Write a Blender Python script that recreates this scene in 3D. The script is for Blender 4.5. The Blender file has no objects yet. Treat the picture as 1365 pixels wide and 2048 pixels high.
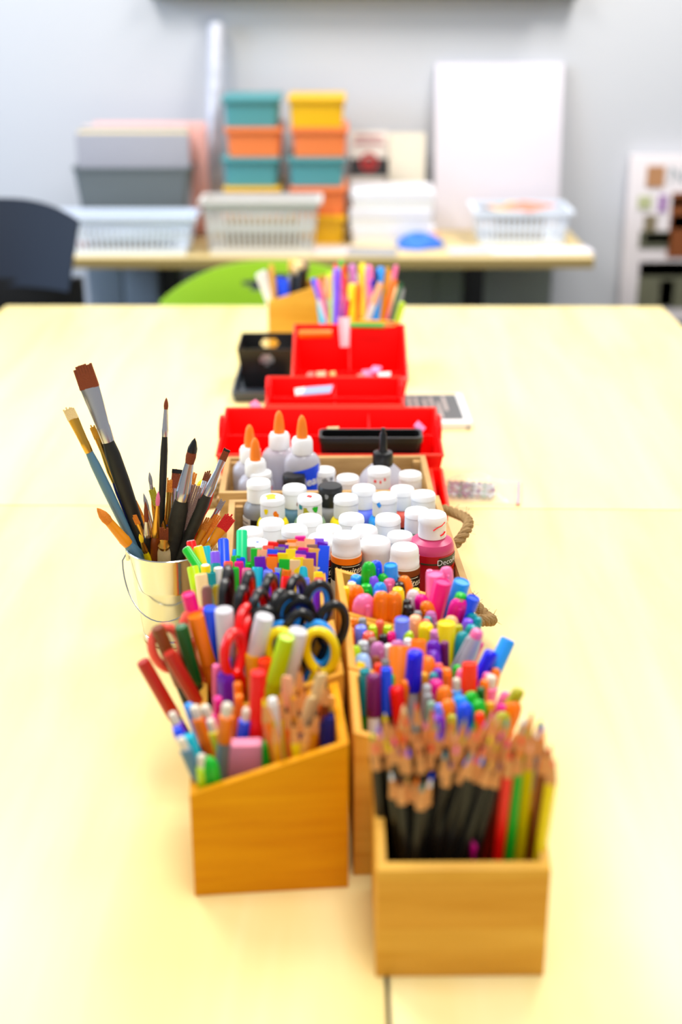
import bpy, math, random
from mathutils import Vector, Matrix
random.seed(7)
S = bpy.context.scene
COL = S.collection
# ------------------------------------------------------------------ camera
F = 2600.0                      # focal length in pixels of the 1365x2048 frame
PITCH = math.radians(22.07)
T = 0.74                        # height of the table tops
CAMH = 0.70                     # camera above the table top
cam = bpy.data.cameras.new('camera'); camo = bpy.data.objects.new('camera', cam); COL.objects.link(camo)
camo.location = (0, 0, T + CAMH); camo.rotation_euler = (math.pi/2 - PITCH, 0, 0)
cam.sensor_fit = 'VERTICAL'; cam.sensor_height = 36.0; cam.lens = F/2048*36.0
cam.clip_start = 0.05; cam.clip_end = 60
cam.dof.use_dof = True; cam.dof.focus_distance = 1.47; cam.dof.aperture_fstop = 2.3
S.camera = camo
# ------------------------------------------------------------------ view, world, lights
S.view_settings.view_transform = 'Standard'; S.view_settings.look = 'None'
S.view_settings.gamma = 1.0; S.view_settings.use_curve_mapping = False
S.view_settings.exposure = 0.60
w = bpy.data.worlds.new('world'); S.world = w; w.use_nodes = True
w.node_tree.nodes['Background'].inputs['Color'].default_value = (0.93, 0.96, 1.0, 1)
w.node_tree.nodes['Background'].inputs['Strength'].default_value = 0.30
def area(name, loc, target, sx, sy, power, color):
    l = bpy.data.lights.new(name, 'AREA'); l.shape = 'RECTANGLE'; l.size = sx; l.size_y = sy
    l.energy = power; l.color = color
    o = bpy.data.objects.new(name, l); COL.objects.link(o); o.location = loc
    d = Vector(target) - Vector(loc); o.rotation_euler = d.to_track_quat('-Z', 'Y').to_euler()
    return o
area('ceiling_lamp', (1.0, 3.0, 2.9), (1.0, 3.0, 0), 0.7, 1.3, 38, (1.0, .96, .89))
area('ceiling_lamp', (-1.1, 2.6, 2.9), (-1.1, 2.6, 0), 0.7, 1.3, 37, (1.0, .97, .92))
area('ceiling_lamp', (0.2, 0.6, 2.9), (0.2, 0.6, 0), 0.7, 1.3, 24, (1.0, .97, .92))
area('window_daylight', (-3.3, 2.3, 1.9), (-.6, 4.1, 1.2), 2.0, 1.6, 46, (.54, .74, 1.0))

# ------------------------------------------------------------------ picture geometry
SP, CP = math.sin(PITCH), math.cos(PITCH)
def ray(px, py):
    xc = (px - 682.5)/F; yc = (1024 - py)/F
    return (xc, CP + yc*SP, -SP + yc*CP)
def P(px, py, h=0.0):           # point at height h above the table top
    d = ray(px, py); t = (h - CAMH)/d[2]
    return (d[0]*t, d[1]*t)
def Q(px, py, Y):               # point on the upright plane y = Y; height relative to the table top
    d = ray(px, py); t = Y/d[1]
    return (d[0]*t, CAMH + d[2]*t)
def proj(x, y, h):
    vz = h - CAMH
    zc = y*CP - vz*SP; yc = y*SP + vz*CP
    return (682.5 + F*x/zc, 1024 - F*yc/zc)
# ------------------------------------------------------------------ materials
MATS = {}
def lin(c):
    return tuple((v/12.92 if v <= .04045 else ((v + .055)/1.055)**2.4) for v in c)
def mat(name, rgb, rough=.4, metal=0.0, trans=0.0, bump=0.0, bscale=200, spec=.5, var=0.0, vscale=30, alpha=1.0):
    if name in MATS: return MATS[name]
    m = bpy.data.materials.new(name); m.use_nodes = True; nt = m.node_tree
    b = nt.nodes['Principled BSDF']
    col = lin(rgb) + (1,)
    b.inputs['Base Color'].default_value = col
    b.inputs['Roughness'].default_value = rough; b.inputs['Metallic'].default_value = metal
    b.inputs['Transmission Weight'].default_value = trans
    b.inputs['Specular IOR Level'].default_value = spec
    b.inputs['Alpha'].default_value = alpha
    tc = nt.nodes.new('ShaderNodeTexCoord')
    n = nt.nodes.new('ShaderNodeTexNoise'); n.inputs['Scale'].default_value = vscale; n.inputs['Detail'].default_value = 3
    nt.links.new(tc.outputs['Object'], n.inputs['Vector'])
    v = var if var else 0.03
    mx = nt.nodes.new('ShaderNodeMixRGB'); mx.inputs[1].default_value = col
    mx.inputs[2].default_value = tuple(c*(1 - v) for c in col[:3]) + (1,)
    nt.links.new(n.outputs['Fac'], mx.inputs[0]); nt.links.new(mx.outputs[0], b.inputs['Base Color'])
    if bump:
        n2 = nt.nodes.new('ShaderNodeTexNoise'); n2.inputs['Scale'].default_value = bscale
        nt.links.new(tc.outputs['Object'], n2.inputs['Vector'])
        bp = nt.nodes.new('ShaderNodeBump'); bp.inputs['Strength'].default_value = bump; bp.inputs['Distance'].default_value = .002
        nt.links.new(n2.outputs['Fac'], bp.inputs['Height']); nt.links.new(bp.outputs[0], b.inputs['Normal'])
    MATS[name] = m; return m
def woodmat(name, c1, c2, stretch, rough=.4, scale=6, bands=0.0, spec=.5, coord='Object'):
    m = bpy.data.materials.new(name); m.use_nodes = True; nt = m.node_tree; L = nt.links
    b = nt.nodes['Principled BSDF']; b.inputs['Roughness'].default_value = rough; b.inputs['Specular IOR Level'].default_value = spec
    tc = nt.nodes.new('ShaderNodeTexCoord'); mp = nt.nodes.new('ShaderNodeMapping'); mp.inputs['Scale'].default_value = stretch
    L.new(tc.outputs[coord], mp.inputs[0])
    n = nt.nodes.new('ShaderNodeTexNoise'); n.inputs['Scale'].default_value = scale; n.inputs['Detail'].default_value = 6; n.inputs['Distortion'].default_value = .6
    L.new(mp.outputs[0], n.inputs['Vector'])
    r = nt.nodes.new('ShaderNodeValToRGB'); r.color_ramp.elements[0].position = .3; r.color_ramp.elements[1].position = .7
    r.color_ramp.elements[0].color = lin(c1) + (1,); r.color_ramp.elements[1].color = lin(c2) + (1,)
    L.new(n.outputs['Fac'], r.inputs[0]); out = r.outputs[0]
    if bands:                   # glued bamboo strips
        sp = nt.nodes.new('ShaderNodeSeparateXYZ'); L.new(tc.outputs[coord], sp.inputs[0])
        ml = nt.nodes.new('ShaderNodeMath'); ml.operation = 'MULTIPLY'; ml.inputs[1].default_value = bands; L.new(sp.outputs['Z'], ml.inputs[0])
        fl = nt.nodes.new('ShaderNodeMath'); fl.operation = 'FLOOR'; L.new(ml.outputs[0], fl.inputs[0])
        wn = nt.nodes.new('ShaderNodeTexWhiteNoise'); wn.noise_dimensions = '1D'; L.new(fl.outputs[0], wn.inputs['W'])
        mx = nt.nodes.new('ShaderNodeMixRGB'); mx.blend_type = 'MULTIPLY'; L.new(out, mx.inputs[1])
        mr = nt.nodes.new('ShaderNodeMapRange'); mr.inputs['To Min'].default_value = .0; mr.inputs['To Max'].default_value = .85
        L.new(wn.outputs['Value'], mr.inputs[0]); L.new(mr.outputs[0], mx.inputs[0]); mx.inputs[2].default_value = (.9, .78, .55, 1)
        out = mx.outputs[0]
    L.new(out, b.inputs['Base Color'])
    MATS[name] = m; return m
C = {
 'red': (.88,.07,.07), 'orange': (1.0,.50,.03), 'yellow': (1.0,.85,.05), 'lime': (.72,.85,.06), 'green': (.06,.66,.16),
 'dark green': (.03,.33,.12), 'mint green': (.12,.82,.55), 'teal': (.03,.55,.58), 'turquoise': (.13,.72,.80), 'sky blue': (.20,.60,.92),
 'blue': (.10,.32,.88), 'navy': (.08,.12,.40), 'royal blue': (.12,.12,.85), 'periwinkle': (.48,.55,.95), 'purple': (.42,.12,.68),
 'violet': (.55,.38,.90), 'magenta': (.85,.08,.55), 'hot pink': (1.0,.12,.50), 'pink': (.97,.50,.68), 'coral': (.96,.42,.35),
 'peach': (.98,.72,.56), 'mauve': (.78,.50,.72), 'plum': (.45,.12,.38), 'brown': (.48,.24,.08), 'red-brown': (.66,.16,.08), 'olive': (.66,.64,.10),
 'black': (.05,.05,.05), 'grey': (.55,.55,.56), 'silver': (.72,.74,.76), 'white': (.94,.94,.93), 'cream': (.97,.86,.62),
 'taupe': (.58,.46,.42), 'tan': (.90,.70,.36), 'gold': (.85,.62,.12), 'orange-red': (.98,.25,.05), 'pale blue': (.66,.78,.95), 'sage': (.52,.64,.56),
 'clear': (.88,.86,.90), 'blue-grey': (.36,.50,.58)}
def cm(n):
    if n == 'clear': return mat('plastic clear', (.93,.92,.94), .15, alpha=.72)
    c = C[n]; g_ = sum(c)/3; k = 1.0 if n in ('white', 'cream', 'grey', 'silver') else 1.18
    return mat('plastic ' + n, tuple(min(1, max(0.0, g_ + (v - g_)*k)) for v in c), .32)
M_wood = mat('pencil wood', (.90,.62,.33), .7, var=.15)
M_table = woodmat('maple laminate', (.95,.86,.56), (.98,.915,.67), (4.0, .5, 1), .36, 3.0)
M_tedge = mat('table edge band', (.90,.80,.58), .45)
M_bam = woodmat('bamboo', (.88,.64,.20), (.95,.73,.30), (1.2, 1.2, 14), .5, 5, bands=45, spec=.25)
M_bamL = woodmat('dark bamboo', (.86,.55,.01), (.92,.63,.03), (1.2, 1.2, 16), .55, 6, bands=0, spec=.12)
M_crate = woodmat('crate wood', (.66,.50,.28), (.80,.64,.40), (2, 2, 18), .7, 7)
M_jute = mat('jute rope', (.68,.54,.34), .95, bump=.8, bscale=900, var=.35, vscale=300)
M_red = mat('red plastic', (1.0,.0,.0), .45, spec=.25)
M_blk = mat('black plastic', (.045,.045,.05), .3)
M_wht = mat('white plastic', (.95,.95,.95), .4)
M_steel = mat('galvanised steel', (.86,.86,.84), .16, metal=1.0, bump=.05, bscale=60)
M_ferr = mat('nickel ferrule', (.80,.80,.82), .25, metal=1.0)
M_brass = mat('brass ferrule', (.86,.66,.28), .3, metal=1.0)
M_blade = mat('scissor steel', (.75,.76,.78), .25, metal=1.0)
# ------------------------------------------------------------------ mesh building
class MB:
    def __init__(s): s.v = []; s.f = []
    def add(s, vs, fs):
        o = len(s.v); s.v += [tuple(v) for v in vs]; s.f += [tuple(i + o for i in f) for f in fs]; return s
    def box(s, x0, x1, y0, y1, z0, z1):
        return s.add([(x0,y0,z0),(x1,y0,z0),(x1,y1,z0),(x0,y1,z0),(x0,y0,z1),(x1,y0,z1),(x1,y1,z1),(x0,y1,z1)],
                     [(0,3,2,1),(4,5,6,7),(0,1,5,4),(1,2,6,5),(2,3,7,6),(3,0,4,7)])
    def hexa(s, q):             # 8 corners, bottom ring then top ring
        return s.add(q, [(0,3,2,1),(4,5,6,7),(0,1,5,4),(1,2,6,5),(2,3,7,6),(3,0,4,7)])
    def lathe(s, prof, n=16, c=(0,0), a0=0, a1=2*math.pi, sx=1, sy=1):
        full = abs(a1 - a0 - 2*math.pi) < 1e-6
        vs = []; fs = []; k = n if full else n + 1
        for (r, z) in prof:
            for i in range(k):
                a = a0 + (a1 - a0)*i/n
                vs.append((c[0] + r*math.cos(a)*sx, c[1] + r*math.sin(a)*sy, z))
        for j in range(len(prof) - 1):
            for i in range(n):
                i2 = (i + 1) % k
                fs.append((j*k + i, j*k + i2, (j + 1)*k + i2, (j + 1)*k + i))
        if full:
            if prof[0][0] > 1e-6: fs.append(tuple(range(k))[::-1])
            if prof[-1][0] > 1e-6: fs.append(tuple((len(prof) - 1)*k + i for i in range(k)))
        return s.add(vs, fs)
    def tube(s, pts, r, n=8, closed=False):
        pts = [Vector(p) for p in pts]; N = len(pts); vs = []; fs = []; up = None
        rr = r if isinstance(r, (list, tuple)) else [r]*N
        for i in range(N):
            if closed: t = (pts[(i + 1) % N] - pts[i - 1]).normalized()
            else: t = (pts[min(i + 1, N - 1)] - pts[max(i - 1, 0)]).normalized()
            if up is None: up = Vector((0,0,1)) if abs(t.z) < .9 else Vector((1,0,0))
            side = t.cross(up)
            if side.length < 1e-6: side = t.cross(Vector((0,1,0)))
            side.normalize(); up = side.cross(t).normalized()
            for k in range(n):
                a = 2*math.pi*k/n; vs.append(pts[i] + (side*math.cos(a) + up*math.sin(a))*rr[i])
        M = N if closed else N - 1
        for i in range(M):
            j = (i + 1) % N
            for k in range(n):
                k2 = (k + 1) % n; fs.append((i*n + k, i*n + k2, j*n + k2, j*n + k))
        if not closed:
            fs.append(tuple(range(n))[::-1]); fs.append(tuple((N - 1)*n + k for k in range(n)))
        return s.add(vs, fs)
    def prism(s, poly, z0, z1, fn=None):   # polygon in (u,v) extruded along w; fn maps (u,v,w)->xyz
        n = len(poly); fn = fn or (lambda u, v, w: (u, v, w))
        vs = [fn(u, v, z0) for u, v in poly] + [fn(u, v, z1) for u, v in poly]
        fs = [tuple(range(n))[::-1], tuple(range(n, 2*n))] + [(i, (i + 1) % n, n + (i + 1) % n, n + i) for i in range(n)]
        return s.add(vs, fs)
    def move(s, M):
        s.v = [tuple(M @ Vector(v)) for v in s.v]; return s
    def mesh(s, name, m, smooth=True, bevel=0):
        me = bpy.data.meshes.new(name); me.from_pydata(s.v, [], s.f); me.update()
        import bmesh
        bm = bmesh.new(); bm.from_mesh(me); bmesh.ops.recalc_face_normals(bm, faces=bm.faces)
        if bevel:
            es = [e for e in bm.edges if len(e.link_faces) == 2 and e.calc_face_angle(0) > .6]
            bmesh.ops.bevel(bm, geom=es, offset=bevel, segments=2, profile=.6, affect='EDGES', clamp_overlap=True)
        bm.to_mesh(me); bm.free()
        if smooth:
            me.shade_smooth(); me.set_sharp_from_angle(angle=math.radians(38))
        me.materials.append(m); return me
def link(name, me, parent=None):
    o = bpy.data.objects.new(name, me); COL.objects.link(o)
    if parent: o.parent = parent
    return o
def tag(o, label, cat, group=None, kind=None):
    if label: o['label'] = label
    if cat: o['category'] = cat
    if group: o['group'] = group
    if kind: o['kind'] = kind
    return o
def empty(name, loc, rz=0):
    o = bpy.data.objects.new(name, None); COL.objects.link(o); o.location = loc; o.rotation_euler = (0, 0, rz)
    o.empty_display_size = .02; return o
def part(name, mb, m, parent, bevel=0, label=None, smooth=True):
    o = link(name, mb.mesh(name, m, smooth, bevel), parent)
    if label: o['label'] = label
    return o
def struct(name, mb, m, bevel=0):
    o = link(name, mb.mesh(name, m, True, bevel)); o['kind'] = 'structure'; return o
def textmesh(s, size, fn, m, parent, name='lettering', bold=0.0, shear=0.0, align='CENTER', spacing=1.0):
    cu = bpy.data.curves.new('t', 'FONT'); cu.body = s; cu.size = size; cu.align_x = align; cu.align_y = 'CENTER'
    cu.offset = bold; cu.shear = shear; cu.space_character = spacing; cu.resolution_u = 3
    o = bpy.data.objects.new('t', cu); COL.objects.link(o)
    dg = bpy.context.evaluated_depsgraph_get(); dg.update()
    me = bpy.data.meshes.new_from_object(o.evaluated_get(dg)); bpy.data.objects.remove(o)
    me.materials.clear(); me.materials.append(m)
    for v in me.vertices: v.co = fn(v.co.x, v.co.y)
    me.name = name
    return link(name, me, parent)

# ================================================================== SETTING
WY = 4.13
wall = mat('painted wall', (.795,.805,.83), .85, var=.04, vscale=2)
struct('wall_back', MB().box(-3.5, 3.5, WY, WY + .1, 0, 3.2), wall)
struct('floor', MB().box(-3.5, 3.5, -1.5, WY + .1, -.05, 0), mat('grey carpet tile', (.30,.30,.31), .9, bump=.5, bscale=400, var=.3))
struct('baseboard_back', MB().box(-3.5, 3.5, WY - .012, WY, 0, .1), mat('dark baseboard', (.13,.13,.14), .5))

# wall mounted whiteboard whose lower rim just enters the frame
bx0, bz = Q(300, 0, WY - .04); bx1, _ = Q(1155, 0, WY - .04)
t = empty('whiteboard', (0, 0, 0)); tag(t, 'wide wall-mounted board whose grey lower rim runs along the top of the picture', 'whiteboard')
part('board_panel', MB().box(bx0 + .01, bx1 - .01, WY - .055, WY - .002, T + bz + .035, T + bz + .9), mat('whiteboard enamel', (.9,.9,.92), .25), t)
part('frame', MB().box(bx0, bx1, WY - .065, WY - .002, T + bz + .004, T + bz + .03), mat('aluminium rim', (.5,.52,.53), .4, metal=.6), t, .003)
part('marker_tray', MB().box(bx0 + .1, bx1 - .1, WY - .10, WY - .065, T + bz + .012, T + bz + .022), mat('aluminium rim', (.5,.52,.53)), t, .002)

# ------------------------------------------------------------------ big tables (four pushed together)
def tabletop(name, q, label, legs):
    cx = sum(p[0] for p in q)/4; cy = sum(p[1] for p in q)/4
    t = empty(name, (cx, cy, 0)); tag(t, label, 'table', 'four maple tables pushed together')
    th = .028
    def ins(p, d):
        return (p[0] - cx + (d if p[0] < cx else -d), p[1] - cy + (d if p[1] < cy else -d))
    top = MB().hexa([(p[0]-cx, p[1]-cy, T - .004) for p in q] + [(p[0]-cx, p[1]-cy, T) for p in q])
    part('tabletop', top, M_table, t, .0012)
    part('edge_band', MB().hexa([ins(p, .0006) + (T - th,) for p in q] + [ins(p, .0006) + (T - .004,) for p in q]), M_tedge, t)
    for p in q:
        x, y = ins(p, .07)
        part('leg', MB().lathe([(.022, 0), (.022, T - th)], 16, (x, y)), mat('grey table leg', (.45,.46,.47), .35, metal=.7), t)
    return t
def line(a, b, u): return (a[0] + (b[0] - a[0])*u, a[1] + (b[1] - a[1])*u)
bl, br = P(12, 611), P(1324, 613)                 # rear corners
sl, sr = P(0, 1009.5), P(1365, 1019.5)            # cross seam
dxs = (sr[0]-sl[0]); slope = (sr[1]-sl[1])/dxs
def seamY(x): return sl[1] + (x - sl[0])*slope
f1, f2 = P(775, 1965), P(779, 2048)               # lengthwise seam at the front
ms = (f1[0]-f2[0])/(f1[1]-f2[1])
def seamX(y): return f1[0] + (y - f1[1])*ms
g = .0011
ym = seamY(seamX(1.74)); xm = seamX(ym); xb = seamX(3.0)
W = .765
yb = bl[1] + (br[1]-bl[1])*(xb - bl[0])/(br[0]-bl[0])
tabletop('maple_table', [(bl[0] - .012, seamY(bl[0]) + g), (xm - g, ym + g), (xb - g, yb), bl], 'pale maple table at the rear left with the dark chair behind it', 0)
tabletop('maple_table', [(xm + g, ym + g), (br[0] + .008, seamY(br[0]) + g), br, (xb + g, yb)], 'pale maple table at the rear right under the white text-covered box', 0)
yf = .45
tabletop('maple_table', [(xm - W - .03, yf), (seamX(yf) - g*1.6, yf), (xm - g*1.6, ym - g), (xm - W - .03, seamY(xm - W) - g)], 'pale maple table at the front left carrying the brush bucket', 0)
tabletop('maple_table', [(seamX(yf) + g*1.6, yf), (xm + W - .02, yf), (xm + W - .02, seamY(xm + W) - g), (xm + g*1.6, ym - g)], 'pale maple table at the front right carrying the box of coloured pencils', 0)

# ------------------------------------------------------------------ back table and what it carries
Y0 = 3.60; Y1 = 4.06
ax, az = Q(103, 520, Y0); bx, bz2 = Q(1190, 520, Y0)
BT = T                          # same height
t = empty('side_table', ((ax + bx)/2, (Y0 + Y1)/2, 0)); tag(t, 'narrow maple-topped table against the back wall loaded with baskets and bins', 'table')
hx = (bx - ax)/2; hy = (Y1 - Y0)/2
part('tabletop', MB().box(-hx, hx, -hy, hy, BT - .03, BT), woodmat('tan laminate', (.86,.76,.52), (.92,.83,.60), (1, 6, 1), .4, 3), t, .003)
part('edge_band', MB().box(-hx + .002, hx - .002, -hy - .0015, -hy - .0002, BT - .0285, BT - .003), mat('tan edge', (.62,.53,.32), .5), t)
for px_ in (345, 945):
    x = Q(px_, 575, 3.85)[0] - (ax + bx)/2
    part('pedestal', MB().box(x - .03, x + .03, -.03, .03, .03, BT - .03), M_blk, t, .003)
    part('foot', MB().box(x - .035, x + .035, -hy + .02, hy - .02, 0, .03), M_blk, t, .005)
# grey cabinets below
def under(px0, px1, Y, top, m, label):
    x0 = Q(px0, 580, Y)[0]; x1 = Q(px1, 580, Y)[0]
    t = empty('low_cabinet', ((x0+x1)/2, Y + .06, 0)); tag(t, label, 'cabinet')
    h = (x1 - x0)/2
    part('body', MB().box(-h, h, -.055, .06, .02, top), m, t, .003)
    part('door', MB().box(-h + .006, -.003, -.063, -.056, .04, top - .02), m, t, .002)
    part('door', MB().box(.003, h - .006, -.063, -.056, .04, top - .02), m, t, .002)
under(640, 1104, 3.98, .69, mat('grey cabinet steel', (.62,.65,.61), .5), 'dark grey low cabinet under the narrow back table behind its right black pedestal')
under(175, 318, 3.98, .69, mat('pale blue-grey cabinet', (.58,.62,.67), .5), 'pale blue-grey low cabinet under the left end of the narrow back table')

def tapered(w0, d0, w1, d1, h, th=.003, rim=.008, rimh=.008, n=6, rc=.02):
    """open bin: closed bottom, tapered walls with rim; local origin at base centre"""
    def ring(w, d, z, r):
        pts = []
        for (sx, sy, a0) in ((1, 1, 0), (-1, 1, 90), (-1, -1, 180), (1, -1, 270)):
            for k in range(n):
                a = math.radians(a0 + 90*k/(n - 1))
                pts.append((sx*(w/2 - r) + r*math.cos(a), sy*(d/2 - r) + r*math.sin(a), z))
        return pts
    rs = [ring(w0, d0, 0, rc*.7), ring(w1, d1, h - rimh, rc), ring(w1 + 2*rim, d1 + 2*rim, h - rimh, rc), ring(w1 + 2*rim, d1 + 2*rim, h, rc),
          ring(w1 - 2*th, d1 - 2*th, h, rc), ring(w0 - 2*th, d0 - 2*th, th, rc*.7)]
    N = 4*n; m = MB(); vs = [p for r in rs for p in r]; fs = []
    for j in range(len(rs) - 1):
        for i in range(N):
            i2 = (i + 1) % N; fs.append((j*N + i, j*N + i2, (j+1)*N + i2, (j+1)*N + i))
    fs.append(tuple(range(N))[::-1]); fs.append(tuple((len(rs)-1)*N + i for i in range(N)))
    return m.add(vs, fs)

# coloured storage bins: two columns of five
YB = 3.79
def zpx(py, Y): return Q(600, py, Y)[1]
rows = [475, 420, 365, 311, 256, 197]
stackR = ['yellow', 'orange', 'teal', 'orange', 'yellow']; stackL = ['orange', 'yellow', 'teal', 'orange', 'teal']
BC = {'teal': (.30,.59,.62), 'orange': (.95,.50,.26), 'yellow': (.93,.72,.03)}
pos = ['lowest', 'second from the bottom', 'middle', 'second from the top', 'top']
hbin = (zpx(rows[5], YB) - 0.0)/5
for ci, (cx0, cx1, cols, nm) in enumerate(((447, 562, stackL, 'left'), (575, 690, stackR, 'right'))):
    for k in range(5):
        py = (rows[k] + rows[k+1])/2
        x0 = Q(cx0, py, YB)[0]; x1 = Q(cx1, py, YB)[0]
        off = [0, .002, -.003, .006, -.002][k] + (.004 if ci else -.002)
        t = empty('storage_bin', ((x0+x1)/2 + off, YB + .12, BT + k*hbin + .0006*(k+1)))
        tag(t, f'{cols[k]} plastic bin, {pos[k]} in the {nm} column', 'storage bin', 'coloured bins stacked in two columns')
        wd = x1 - x0
        m = mat('bin ' + cols[k], BC[cols[k]], .45)
        part('bin_body', tapered(wd*.90, .20, wd*.95, .21, hbin - .014, rim=.004, rimh=.004), m, t)
        part('lid', MB().box(-wd/2 - .001, wd/2 + .001, -.115, .115, hbin - .0135, hbin - .001), m, t, .003)

def basket(px0, px1, pyT, pyB, Y, depth, m, name, label, floor_m=None):
    """white slotted basket; front top rim between px0..px1 at pyT, base at table"""
    x0, zt = Q(px0, pyT, Y); x1, _ = Q(px1, pyT, Y)
    w = x1 - x0; h = zt
    t = empty(name, ((x0+x1)/2, Y + depth/2, BT)); tag(t, label, 'basket')
    wb = w*.84; db = depth*.84
    part('base', MB().box(-wb/2, wb/2, -db/2, db/2, 0, .004), m, t, .001)
    def wall(a0, b0, a1, b1):    # bottom a0->b0, top a1->b1, slotted in two rows
        mb = MB(); n = max(6, int(Vector((b1[0]-a1[0], b1[1]-a1[1])).length/.0165))
        nx = Vector((b1[1]-a1[1], a1[0]-b1[0], 0)).normalized()*.0025
        def pt(u, v):
            lo = Vector((a0[0] + (b0[0]-a0[0])*u, a0[1] + (b0[1]-a0[1])*u, .002)); hi = Vector((a1[0] + (b1[0]-a1[0])*u, a1[1] + (b1[1]-a1[1])*u, h))
            return lo.lerp(hi, v)
        def slab(u0, u1, v0, v1):
            q = [pt(u0, v0), pt(u1, v0), pt(u1, v1), pt(u0, v1)]
            mb.hexa([tuple(p) for p in q] + [tuple(p - nx) for p in q])
        slab(0, 1, 0, .14); slab(0, 1, .43, .55); slab(0, 1, .80, 1)
        for i in range(n + 1):
            u = i/n; d_ = .24/n
            slab(max(0, u - d_), min(1, u + d_), .13, .47); slab(max(0, u - d_), min(1, u + d_), .55, .87)
        return mb
    c0 = [(-wb/2, -db/2), (wb/2, -db/2), (wb/2, db/2), (-wb/2, db/2)]
    c1 = [(-w/2 + .01, -depth/2 + .01), (w/2 - .01, -depth/2 + .01), (w/2 - .01, depth/2 - .01), (-w/2 + .01, depth/2 - .01)]
    for i in range(4):
        j = (i + 1) % 4; part('slotted_wall', wall(c0[i], c0[j], c1[i], c1[j]), m, t)
    rim = MB()
    for (x_, X_, y_, Y_) in ((-w/2, w/2, -depth/2, -depth/2 + .013), (-w/2, w/2, depth/2 - .013, depth/2), (-w/2, -w/2 + .013, -depth/2 + .013, depth/2 - .013), (w/2 - .013, w/2, -depth/2 + .013, depth/2 - .013)):
        rim.box(x_, X_, y_, Y_, h - .006, h + .003)
    part('rim', rim, m, t)
    return t, w, depth, h
MBW = mat('white basket plastic', (.90,.94,1.0), .35)
MBG = mat('greyish basket plastic', (.86,.85,.84), .4)
M_paper = mat('paper', (.93,.91,.88), .9)
def sheet(x, y, z, w, d, rz, m, name, label, cat, th=.0012, group=None, tilt=0.0):
    o = link(name, MB().box(-w/2, w/2, -d/2, d/2, 0, th).mesh(name, m)); o.location = (x, y, z); o.rotation_euler = (0, tilt, rz)
    return tag(o, label, cat, group)
bl_, w_, d_, h_ = basket(96, 392, 438, 525, 3.625, .17, MBW, 'plastic_basket', 'white slotted basket at the left front corner of the narrow back table')
bp = bl_.location
for i, (c, nm) in enumerate(((( .55,.36,.36), 'dusty pink'), ((.36,.34,.38), 'grey-mauve'), ((.42,.48,.50), 'slate grey'))):
    sheet(bp.x - .05 + i*.04, bp.y, BT + .006 + i*.012, w_*.5, d_*.6, .1*i, mat('booklet ' + nm, c, .8), 'booklet', f'{nm} booklet lying inside the left front white basket', 'booklet', .0105, 'booklets in the left basket')
bl2, w2, d2, h2 = basket(396, 645, 405, 515, 3.625, .155, MBG, 'plastic_basket', 'greyish white slotted basket in front of the stacked coloured bins')
sheet(bl2.location.x, bl2.location.y, BT + .006, w2*.6, d2*.6, .05, mat('manila folder', (.60,.50,.34), .85), 'folder', 'tan folder stack lying inside the middle slotted basket', 'folder', h2*.55)
br3, w3, d3, h3 = basket(948, 1150, 425, 487, 3.77, .20, MBW, 'plastic_basket', 'small white slotted basket of papers at the right end of the back table')
for i, (c, nm) in enumerate(((( .45,.45,.48), 'dark grey'), ((.93,.72,.55), 'salmon'), ((.60,.78,.76), 'pale teal'), ((.95,.86,.45), 'yellow'), ((.90,.55,.45), 'coral'))):
    sheet(br3.location.x - .03 + i*.012, br3.location.y + .01 - i*.006, BT + .008 + h3*.80 + i*.0035, .12, .15, .5 - i*.3, mat('paper ' + nm, c, .8), 'paper_sheet', f'{nm} sheet of paper in the right white basket', 'paper', .002, 'papers in the right basket')
o = link('paper_pad', MB().box(-.07, .07, -.065, .065, 0, h3*.80).mesh('paper_pad', mat('kraft paper', (.60,.55,.50), .9))); o.location = (br3.location.x, br3.location.y, BT + .0055); tag(o, 'thick brown-grey paper pad filling the small right basket under coloured sheets', 'paper pad')

# grey bin with magazines
YG = 3.83
x0, zt = Q(140, 336, YG); x1, _ = Q(384, 336, YG)
t = empty('file_bin', ((x0+x1)/2, YG + .09, BT)); tag(t, 'dark grey tapered file bin full of magazines left of the coloured bins', 'bin')
GW = x1 - x0
part('bin_body', tapered(GW*.82, .14, GW*.97, .165, zt, rim=.004), mat('grey bin plastic', (.40,.43,.44), .5), t)
_, zm = Q(270, 262, YG + .05)
mags = [((.62,.62,.66), 'grey-covered'), ((.90,.82,.62), 'cream-covered'), ((.55,.58,.62), 'slate-covered'), ((.88,.80,.78), 'blush-covered'), ((.94,.72,.70), 'pink-covered')]
for i, (c, nm) in enumerate(mags):
    ww = .325 - .006*i if i < 4 else .33
    o = link('magazine', MB().box(-ww/2, ww/2, -.009, .009, 0, zm - .012 + .006*i).mesh('magazine', mat('magazine ' + nm, c, .7), bevel=.002))
    o.location = ((x0+x1)/2 + (.004 if i < 4 else .045), YG + .035 + i*.0215, BT + .006); tag(o, f'{nm} magazine standing in the dark grey file bin', 'magazine', 'magazines in the grey bin')
# wrapped roll leaning on the wall
xr, zr = Q(433, 48, 4.08); xb_, _ = Q(424, 470, 3.98)
m_roll = mat('patterned wrap', (.88,.89,.95), .35, var=.55, vscale=38)
base = Vector((xb_ - .003, 4.00, BT + .002)); top = Vector((xr, 4.085, T + zr))
dv = top - base
t = empty('wrapping_roll', base); t.rotation_euler = dv.to_track_quat('Z', 'X').to_euler()
tag(t, 'tall pale patterned roll of wrapping leaning on the wall beside the bins', 'roll of wrap')
part('paper_tube', MB().lathe([(.021, 0), (.024, .004), (.024, dv.length - .004), (.021, dv.length)], 24), m_roll, t)
part('tube_end', MB().lathe([(.014, dv.length - .01), (.0145, dv.length + .004), (.012, dv.length + .004), (.012, dv.length - .01)], 20), M_wht, t)
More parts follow.
